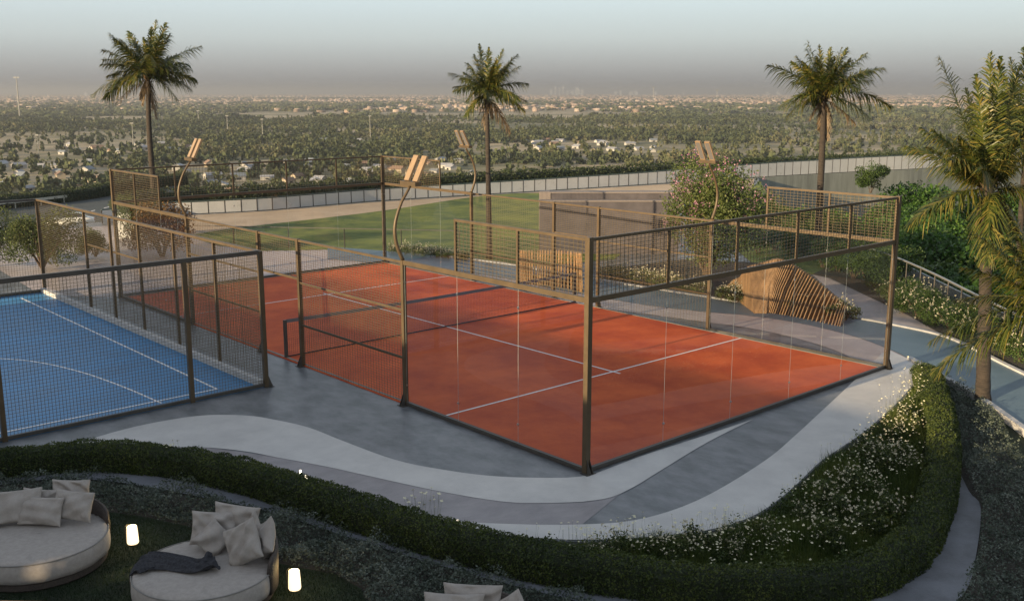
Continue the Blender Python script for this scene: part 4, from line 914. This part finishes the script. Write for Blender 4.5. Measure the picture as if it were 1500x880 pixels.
# car
def car(x, y, z, rz):
    r = empty('parked_car', (x,y,z), rz); tag(r, 'white car on the dark road at the far left', 'car')
    cw = mat('car_white', (.72,.72,.70), .25, noise=.03, coat=.5); gl = mat('car_glass', (.02,.025,.03), .08)
    prof = [(-2.25,.42),(-2.3,.72),(-2.2,.95),(-1.7,1.06),(-1.15,1.12),(1.0,1.10),(1.75,.98),(2.2,.82),(2.3,.6),(2.25,.38)]
    def loft(pr, ws):
        m = MB(); vs = []; n = len(pr)
        for w, y0 in ws: vs += [(px, y0, (pz-.38)*w+.38) for px, pz in pr]
        fs = [(j*n+i, j*n+(i+1)%n, (j+1)*n+(i+1)%n, (j+1)*n+i) for j in range(len(ws)-1) for i in range(n)]
        fs += [tuple(range(n))[::-1], tuple((len(ws)-1)*n+i for i in range(n))]; m.add(vs, fs); return m
    loft(prof, [(.9,-.92),(1,-.84),(1.03,-.3),(1.03,.3),(1,.84),(.9,.92)]).build('body', cw, r, True)
    cab = [(-1.75,1.03),(-1.0,1.46),(-.3,1.53),(.35,1.46),(1.15,1.07)]; m = MB(); n = len(cab); vs = []
    for w, y0 in ((1,-.80),(.97,-.62),(.97,.62),(1,.80)):
        for px, pz in cab: yy = y0*(1 if pz < 1.1 else .86); vs.append((px*.98, yy, pz))
    m.add(vs, [(j*n+i, j*n+i+1, (j+1)*n+i+1, (j+1)*n+i) for j in range(3) for i in range(n-1)]+[tuple(range(n))[::-1], tuple(3*n+i for i in range(n))]); m.build('windows', gl, r)
    m = MB(); m.add([(-.95,-.62,1.475),(-.3,-.64,1.545),(.33,-.62,1.475),(.33,.62,1.475),(-.3,.64,1.545),(-.95,.62,1.475)], [(0,1,4,5),(1,2,3,4)]); m.build('roof', cw, r, True)
    for sx in (-1.4,1.42):
        for sy in (-.86,.86):
            m = MB(); m.tube([(sx,sy-.1,.33),(sx,sy+.1,.33)], .33, 16); w = m.build('wheel', mat('tyre_rubber', (.015,.015,.015), .8), r)
            m = MB(); k = .106 if sy > 0 else -.106; m.tube([(sx,sy+k-.01,.33),(sx,sy+k+.01,.33)], .2, 12); m.build('rim', mat('rim_alloy', (.4,.4,.4), .3, .9), w)
    for sy in (-.62,.62):
        m = MB(); m.box(2.17,2.26,sy-.2,sy+.2,.68,.80); m.build('headlight', mat('lamp_glass', (.6,.6,.6), .1), r); m = MB(); m.box(-2.3,-2.2,sy-.2,sy+.2,.78,.9); m.build('tail_light', mat('red_lens', (.3,.01,.01), .3), r)
cx, cy = AT(104, 113); car(cx, cy, -7.24, math.pi-YAW+rad(20))

# trees below the right rim
def tree_kind(R, H, nleaf, ls, m, seed, nb, tr=.16, shell=.5, name='broadleaf_tree'):
    root = empty(name); r = random.Random(seed); bl = [((x,y,z*1.0+H*.18),(a,b,c)) for (x,y,z),(a,b,c) in blob_crown(R, H*.82, nb, seed)]
    C = crown_points(nleaf, bl, shell); V, Q = leaf_quads(C, ls, aspect=1.8); npmesh('crown', V, Q, m, root); mb = MB()
    mb.tube([(0,0,0),(.1,0,H*.25),(0,.1,H*.5),(0,0,H*.7)], [tr,tr*.8,tr*.55,tr*.2], 8)
    for k in range(5):
        a = k*1.26; mb.tube([(0,0,H*(.2+.05*k)),(R*.25*math.cos(a),R*.25*math.sin(a),H*.42),(R*.6*math.cos(a),R*.6*math.sin(a),H*.62)], [tr*.5,tr*.3,tr*.1], 6)
    mb.build('trunk', mat('brown_bark', (.09,.06,.04)), root); return root
forest = leafmat('forest_leaves', [(.010,.03,.006),(.025,.065,.010),(.05,.11,.018),(.09,.16,.025)], .3, patch=.3, pscale=.4)
tA = tree_kind(2.7, 5.2, 11000, .20, forest, 61, 22); tB = tree_kind(2.2, 4.6, 8000, .19, dk_green, 62, 16)
k = 0
for d_, pxs in ((38,(1370,1440,1510,1580)),(44,(1290,1350,1410,1475,1540)),(50,(1215,1270,1325,1385,1440,1500)),(57,(1140,1195,1245,1300,1350,1400,1455,1510)),(65,(1150,1200,1330,1380,1430,1480)),(74,(1345,1390,1440,1490))):
    for px in pxs:
        px += rng.uniform(-10,10); x, y = AT(px, d_+rng.uniform(-2,2)); s = tA if k % 3 else tB
        o = s if k in (0,1) else copy_tree(s); k += 1
        z = float(tz(x,y)); o.location = (x,y,z); sc_ = rng.uniform(.85,1.15); o.scale = (sc_*1.1,sc_*1.1,sc_*(-.6-z)/5.0); o.rotation_euler = (0,0,rng.uniform(0,6.28))
        tag(o, 'dense green tree crown below the glass railing at the right', 'tree', 'trees below the right hand railing')

# ------------------------------------------------------------------ valley: trees, houses, far town
def lowtree(nq, R, H, ls, seed, conif=False):
    r = np.random.default_rng(seed); 
    if conif:
        z = r.random(nq)**.8; q = R*(1-z*.85)*r.uniform(.5,1,nq); a = r.uniform(0,6.28,nq); C = np.c_[q*np.cos(a), q*np.sin(a), H*(.12+.88*z)]
    else:
        C = crown_points(nq, [((x,y,z+H*.15),s) for (x,y,z),s in blob_crown(R, H*.85, 6, seed)], .6)
    V, Q = leaf_quads(C, ls, aspect=1.25); return V
vt_m = leafmat('valley_leaves', [(.024,.036,.018),(.05,.066,.030),(.085,.098,.044),(.15,.135,.075)], .1, rough=.9, patch=.6, pscale=.012)
kinds = [lowtree(150, 3.6, 6.5, 1.7, 1), lowtree(150, 2.6, 7.5, 1.5, 2), lowtree(120, 1.9, 8.5, 1.3, 3, True), lowtree(150, 4.4, 5.5, 1.9, 4)]
def dens(x, y): 
    P = np.c_[x,y]; c_, s_ = math.cos(YAW), math.sin(YAW); u = P[:,0]*c_-P[:,1]*s_; v = P[:,0]*s_+P[:,1]*c_; Pm = np.c_[u*.55, v*1.2]
    a_ = np.arctan2(x-CAM[0], y-CAM[1])-YAW; ld_ = np.log(np.hypot(x-CAM[0], y-CAM[1]))
    st = .6*vnoise(np.c_[a_*5+20, ld_*6], 1., 44)+.4*vnoise(np.c_[a_*14+20, ld_*15], 1., 45)      # bands of wood and open ground
    return .55*st+.18*vnoise(Pm, 1/120., 41)+.12*vnoise(Pm, 1/40., 42)+.15*vnoise(Pm, 1/14., 43)-.12*np.clip((a_-.12)/.2,0,1)*(ld_ < 7.4)
def polar(n, d0, d1, pw_=1.0, margin=1.12):
    u = rng.random(n); d = np.sqrt(d0**2+(d1**2-d0**2)*u) if pw_ == 1 else d0*(d1/d0)**u
    a = YAW+(rng.random(n)-.5)*2*math.atan(.5*margin); return CAM[0]+d*np.sin(a), CAM[1]+d*np.cos(a), d
# houses first so trees keep clear
hx, hy, hd = polar(900, 400, 900); 
def hmask(x, y, d):   # clusters as in the photograph
    th = np.arctan2(x-CAM[0], y-CAM[1])-YAW; px = 750+F*np.tan(th); py = 134+F*(CAM[2]+36)/d
    m = ((px < 165) & (py > 228)) | ((px > 250) & (px < 720) & (py > 233)) | ((px > 60)&(px < 300)&(py > 205)&(py < 216)) | ((px > 360)&(px < 640)&(py > 195)&(py < 205)) | ((px > 760)&(px < 960)&(py>205)&(py<222))
    return m
mk = hmask(hx, hy, hd); hx, hy, hd = hx[mk], hy[mk], hd[mk]
keep = []
for i in range(len(hx)):
    if all((hx[i]-hx[j])**2+(hy[i]-hy[j])**2 > 12**2 for j in keep): keep.append(i)
    if len(keep) >= 150: break
hx, hy = hx[keep], hy[keep]
wallms = [mat('house_white', (.36,.345,.32), .8), mat('house_cream', (.32,.27,.20), .8)]; roofms = [mat('roof_pale', (.27,.27,.28), .6), mat('roof_brown', (.20,.13,.09), .8), mat('roof_slate', (.16,.18,.20), .7)]
wn = mat('window_dark', (.02,.025,.03), .2)
def house(w, l, h, rh, wm, rm):
    r = empty('valley_house'); mb = MB(); mb.box(-l/2,l/2,-w/2,w/2,0,h); mb.add([(-l/2,-w/2,h),(-l/2,w/2,h),(-l/2,0,h+rh),(l/2,-w/2,h),(l/2,w/2,h),(l/2,0,h+rh)], [(0,2,1),(3,4,5)]); mb.build('wall', wm, r)
    mb = MB(); e = .4; k = rh*e/(w/2); mb.add([(-l/2-e,-w/2-e,h-k),(l/2+e,-w/2-e,h-k),(l/2+e,0,h+rh+.02),(-l/2-e,0,h+rh+.02),(-l/2-e,w/2+e,h-k),(l/2+e,w/2+e,h-k),
        (-l/2-e,-w/2-e,h-k+.2),(l/2+e,-w/2-e,h-k+.2),(l/2+e,0,h+rh+.22),(-l/2-e,0,h+rh+.22),(-l/2-e,w/2+e,h-k+.2),(l/2+e,w/2+e,h-k+.2)],
        [(0,1,2,3),(3,2,5,4),(6,9,8,7),(9,10,11,8),(0,6,7,1),(4,5,11,10),(0,3,9,6),(3,4,10,9),(1,7,8,2),(2,8,11,5)]); mb.build('roof', rm, r)
    for sgn in (-1,1):
        mb = MB(); mb.box(-1.3,1.3,sgn*(w/2)-.03,sgn*(w/2)+.03,.9,2.1); mb.build('window', wn, r)
    return r
protos = [house(5.5,8,2.8,1.5,wallms[0],roofms[0]), house(5,9,2.8,1.6,wallms[1],roofms[1]), house(5,7,2.8,1.4,wallms[0],roofms[2]), house(6,10,3,1.2,wallms[0],roofms[0])]
hl = ['white house with pale roof among the valley trees','cream house with brown roof among the valley trees','white house with slate roof among the valley trees','long white house with pale roof among the valley trees']
used = set()
for i in range(len(hx)):
    k = int(rng.integers(0,4)); o = copy_tree(protos[k]) if k in used else protos[k]; used.add(k)
    th = math.atan2(hx[i]-CAM[0], hy[i]-CAM[1])-YAW; o.location = (hx[i], hy[i], -36.2); o.rotation_euler = (0,0,rng.uniform(0,6.28)); s = rng.uniform(.55,.95); o.scale = (s,s,s)
    tag(o, hl[k], 'house', 'houses in the valley, '+hl[k].split(' among')[0])
HP = np.c_[hx,hy]
def clear(x, y, r=6.):
    P = np.c_[x,y]; m = np.ones(len(P), bool)
    for h in HP: m &= ((P-h)**2).sum(1) > r*r
    return m
tx, ty, td = polar(34000, 385, 1700); dn = dens(tx,ty); m = (dn > .52) & (rng.random(len(tx)) < .9) | (rng.random(len(tx)) < .09)
inh = hmask(tx,ty,td); m &= (~inh) | (rng.random(len(tx)) < .75); m &= clear(tx,ty)
tx, ty, td = tx[m], ty[m], td[m]; od = np.argsort(td); tx, ty, td = tx[od], ty[od], td[od]
protoT = []
names = ['valley_tree','valley_tree','conifer_tree','spreading_tree']
for k, Vk in enumerate(kinds):
    me = None; protoT.append(npmesh(names[k], Vk, np.arange(len(Vk)).reshape(-1,4), vt_m))
tl = ['rounded green tree on the nearest ground of the valley','tall rounded tree on the nearest ground of the valley','narrow conifer on the nearest ground of the valley','low spreading tree on the nearest ground of the valley']
NI = 290
usedT = set()
for i in range(NI):
    k = int(rng.integers(0,4)); o = protoT[k] if k not in usedT else protoT[k].copy()
    if k in usedT: COL.objects.link(o)
    usedT.add(k); o.location = (tx[i],ty[i],-36.2); o.rotation_euler = (0,0,rng.uniform(0,6.28)); s = rng.uniform(.5,1.05); o.scale = (s,s,s*rng.uniform(.85,1.15))
    tag(o, tl[k], 'tree', 'valley trees, '+tl[k].split(' on')[0])
def bulk(name, X, Y, protosV, smin, smax, m, label, z=-36.2, k1=1.0):
    VV = []; 
    for k, Vk in enumerate(protosV):
        sel = np.arange(len(X))[k::len(protosV)]; a = rng.uniform(0,6.28,len(sel)); s = rng.uniform(smin,smax,len(sel)); c, sn = np.cos(a)*s, np.sin(a)*s
        x = Vk[None,:,0]*c[:,None]-Vk[None,:,1]*sn[:,None]+X[sel][:,None]; y = Vk[None,:,0]*sn[:,None]+Vk[None,:,1]*c[:,None]+Y[sel][:,None]; zz = Vk[None,:,2]*(s*rng.uniform(.8,1.2,len(sel))*k1)[:,None]+z
        VV.append(np.stack([x,y,zz],-1).reshape(-1,3))
    V = np.concatenate(VV); o = npmesh(name, V, np.arange(len(V)).reshape(-1,4), m); return kind(o, 'stuff', label, 'trees')
kl = [lowtree(48, 3.6, 6.5, 3.0, 11), lowtree(44, 2.6, 7.5, 2.6, 12), lowtree(40, 2.0, 9, 2.4, 13, True), lowtree(48, 4.6, 5.5, 3.2, 14)]
bulk('valley_woods', tx[NI:], ty[NI:], kl, .5, 1.05, vt_m, 'woods and scattered trees covering the valley beyond the nearest ones')
tx, ty, td = polar(22000, 1600, 7500, 2); dn = dens(tx,ty); m = (dn > .52)
bulk('distant_woods', tx[m], ty[m], [lowtree(26, 7, 7, 5.5, 21), lowtree(24, 9, 6, 6, 22)], .8, 1.8, vt_m, 'distant woods fading to the horizon', k1=.7)
# far town: thousands of small pale boxes
tx, ty, td = polar(16000, 2200, 15000, 2); dn = vnoise(np.c_[tx,ty], 1/900., 77); m = (rng.random(len(tx)) < np.clip((td-1800)/3500,0.08,1)) & (dn > .32-.1*(td>5000)); tx, ty, td = tx[m], ty[m], td[m]
n = len(tx); w = rng.uniform(6,16,n)*(1+td/12000); l = rng.uniform(6,12,n)*(1+td/12000); h = rng.uniform(3,6.5,n)*(1+td/14000); a = rng.uniform(0,3.14,n)
cr = np.array([(-1,-1,0),(1,-1,0),(1,1,0),(-1,1,0),(-1,-1,1),(1,-1,1),(1,1,1),(-1,1,1)], float)
X = cr[None,:,0]*w[:,None]/2; Y = cr[None,:,1]*l[:,None]/2; ca, sa = np.cos(a)[:,None], np.sin(a)[:,None]
V = np.stack([X*ca-Y*sa+tx[:,None], X*sa+Y*ca+ty[:,None], cr[None,:,2]*h[:,None]-36.5+0*X],-1).reshape(-1,3)
fq = np.array([(4,5,6,7),(0,1,5,4),(1,2,6,5),(2,3,7,6),(3,0,4,7)]); Q = (np.arange(n)[:,None,None]*8+fq[None]).reshape(-1,4)
kind(npmesh('distant_town', V, Q, leafmat('town_walls', [(.16,.12,.09),(.27,.20,.155),(.34,.26,.21),(.42,.34,.28)], 0, rough=.9)), 'stuff', 'pale low town spread along the horizon', 'town')
# skyline towers
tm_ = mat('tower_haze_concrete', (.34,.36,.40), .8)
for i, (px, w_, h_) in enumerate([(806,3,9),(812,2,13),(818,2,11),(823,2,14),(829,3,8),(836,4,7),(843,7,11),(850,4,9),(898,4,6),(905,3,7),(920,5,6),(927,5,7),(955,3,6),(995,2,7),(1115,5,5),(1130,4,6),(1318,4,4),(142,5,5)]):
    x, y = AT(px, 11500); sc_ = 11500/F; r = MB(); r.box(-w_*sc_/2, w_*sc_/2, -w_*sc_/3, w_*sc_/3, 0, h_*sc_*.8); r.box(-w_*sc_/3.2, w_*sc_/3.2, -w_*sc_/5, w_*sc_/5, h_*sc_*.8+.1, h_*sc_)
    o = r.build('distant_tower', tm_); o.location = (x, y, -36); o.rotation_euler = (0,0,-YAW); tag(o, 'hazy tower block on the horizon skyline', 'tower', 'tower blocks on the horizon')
# light masts in the valley
steel_l = mat('mast_steel', (.20,.20,.19), .5, .3)
def mast(px, ybase, ytop, label, w=.35, head=5.):
    d_ = (CAM[2]+36)*F/(ybase-134.4); x, y = AT(px, d_); h = (ybase-ytop)*d_/F; r = empty('light_mast', (x,y,-36)); tag(r, label, 'light mast')
    MB().tube([(0,0,0),(0,0,h)], [w*1.3*d_/1500, w*.7*d_/1500], 8).build('mast', steel_l, r)
    mb = MB(); hh = head*d_/F/2; mb.box(-hh,hh,-.3,.3,h-.6*d_/900,h+.3); o = mb.build('lamp_rack', steel_l, r); r.rotation_euler = (0,0,-YAW)
mast(44,168,116,'tallest light mast, rising over the horizon at the far left', .8, 8)
for i,(px,yb,yt) in enumerate([(204,204,176),(341,196,167),(391,200,172),(66,215,190),(546,200,168),(952,150,128),(1043,150,132),(300,178,160)]):
    mast(px, yb, yt, ['light pole in the valley just left of the leftmost palm trunk','light pole in the valley right of the leftmost palm, left one of two','light pole in the valley right of the leftmost palm, right one of two','light pole in the valley low at the far left','light pole in the valley above the far corner of the court','thin mast on the horizon left of the pink bush','thin mast on the horizon above the pink bush','faint light pole beyond the leftmost palm fronds'][i], .45, 4)

# ------------------------------------------------------------------ unseen building left of the court, added to throw the evening shade
shade_bld = empty('shade_building'); tag(shade_bld, 'unseen building added left of the courts to throw evening shade on them', 'building')
wr = mat('shade_bld_render', (.50,.47,.43), .8, noise=.08, scale=1)
def wallseg(y0,y1,z0,z1): mb = MB(); mb.box(-27,-26,y0,y1,z0,z1); return mb
# solid wall; openings added to let slips of sun reach daybed and kerb
for y0,y1,z0,z1 in ((-40,1.3,-.1,6.2),(1.3,2.5,-.1,3.55),(1.3,2.5,4.0,6.2),(2.5,9.7,-.1,6.2),(9.7,14.7,-.1,4.25),(9.7,14.7,5.0,6.2),(14.7,22,-.1,6.2)):
    wallseg(y0,y1,z0,z1).build('wall', wr, shade_bld)
mb = MB(); mb.box(-38,-25.9,-40,22,6.203,6.35); mb.build('roof', wr, shade_bld)
# ------------------------------------------------------------------ air
hz = MB(); hz.box(-30000,30000,-30000,30000,-45,40); 
hm = bpy.data.materials.new('haze_air'); hm.use_nodes = True; nt = hm.node_tree; nt.nodes.clear(); out = nt.nodes.new('ShaderNodeOutputMaterial'); pv = nt.nodes.new('ShaderNodeVolumePrincipled')
pv.inputs['Density'].default_value = 1.9e-4; pv.inputs['Color'].default_value = (.44,.455,.485,1); pv.inputs['Anisotropy'].default_value = .25; nt.links.new(pv.outputs[0], out.inputs['Volume'])
o = hz.build('haze', hm); kind(o, 'stuff', 'thin evening haze over the valley', 'haze')
# ------------------------------------------------------------------ light
EL = rad(11.0); S = Vector((-.9995*math.cos(EL), .03*math.cos(EL), math.sin(EL))).normalized()
w = bpy.data.worlds.new('World'); SC.world = w; w.use_nodes = True; nt = w.node_tree; bg = nt.nodes['Background']
sk = nt.nodes.new('ShaderNodeTexSky'); sk.sky_type = 'NISHITA'; sk.sun_disc = False; sk.sun_elevation = EL; sk.sun_rotation = math.atan2(S.x, S.y)
sk.altitude = 50; sk.air_density = 1.2; sk.dust_density = 3.0; sk.ozone_density = 2.0
N = nt.nodes; Lk = nt.links; gc = N.new('ShaderNodeTexCoord'); sx = N.new('ShaderNodeSeparateXYZ'); Lk.new(gc.outputs['Generated'], sx.inputs[0])
cr = N.new('ShaderNodeValToRGB'); el = cr.color_ramp.elements
stops = [(0,(.275,.275,.28)),(.008,(.305,.305,.31)),(.023,(.41,.425,.43)),(.049,(.55,.61,.625)),(.083,(.63,.73,.775)),(.2,(.75,.83,.88)),(.5,(.54,.59,.66)),(1,(.30,.36,.45))]
while len(el) < len(stops): el.new(.5)
for i, (q, c) in enumerate(stops): el[i].position = q; el[i].color = (*c, 1)
Lk.new(sx.outputs['Z'], cr.inputs[0])
sc1 = N.new('ShaderNodeVectorMath'); sc1.operation = 'SCALE'; sc1.inputs['Scale'].default_value = 5.5; Lk.new(cr.outputs[0], sc1.inputs[0])
mxs = N.new('ShaderNodeMix'); mxs.data_type = 'RGBA'; mxs.inputs[0].default_value = .82; Lk.new(sk.outputs[0], mxs.inputs[6]); Lk.new(sc1.outputs[0], mxs.inputs[7])
Lk.new(mxs.outputs[2], bg.inputs[0]); bg.inputs[1].default_value = .1
ld = bpy.data.lights.new('sun', 'SUN'); ld.energy = 5.0; ld.angle = rad(.5); ld.color = (1., .77, .47); lo = bpy.data.objects.new('sun', ld); COL.objects.link(lo)
lo.rotation_euler = S.to_track_quat('Z','Y').to_euler(); lo.location = (-60, 10, 30)
vs = SC.view_settings; vs.view_transform = 'Standard'; vs.look = 'None'; vs.gamma = 1; vs.exposure = 1.1; vs.use_curve_mapping = False
cy = SC.cycles; cy.use_denoising = True; cy.max_bounces = 8; cy.transparent_max_bounces = 24; cy.diffuse_bounces = 3; cy.glossy_bounces = 3; cy.volume_bounces = 0; cy.sample_clamp_indirect = 6
try: cy.denoiser = 'OPENIMAGEDENOISE'
except Exception: pass
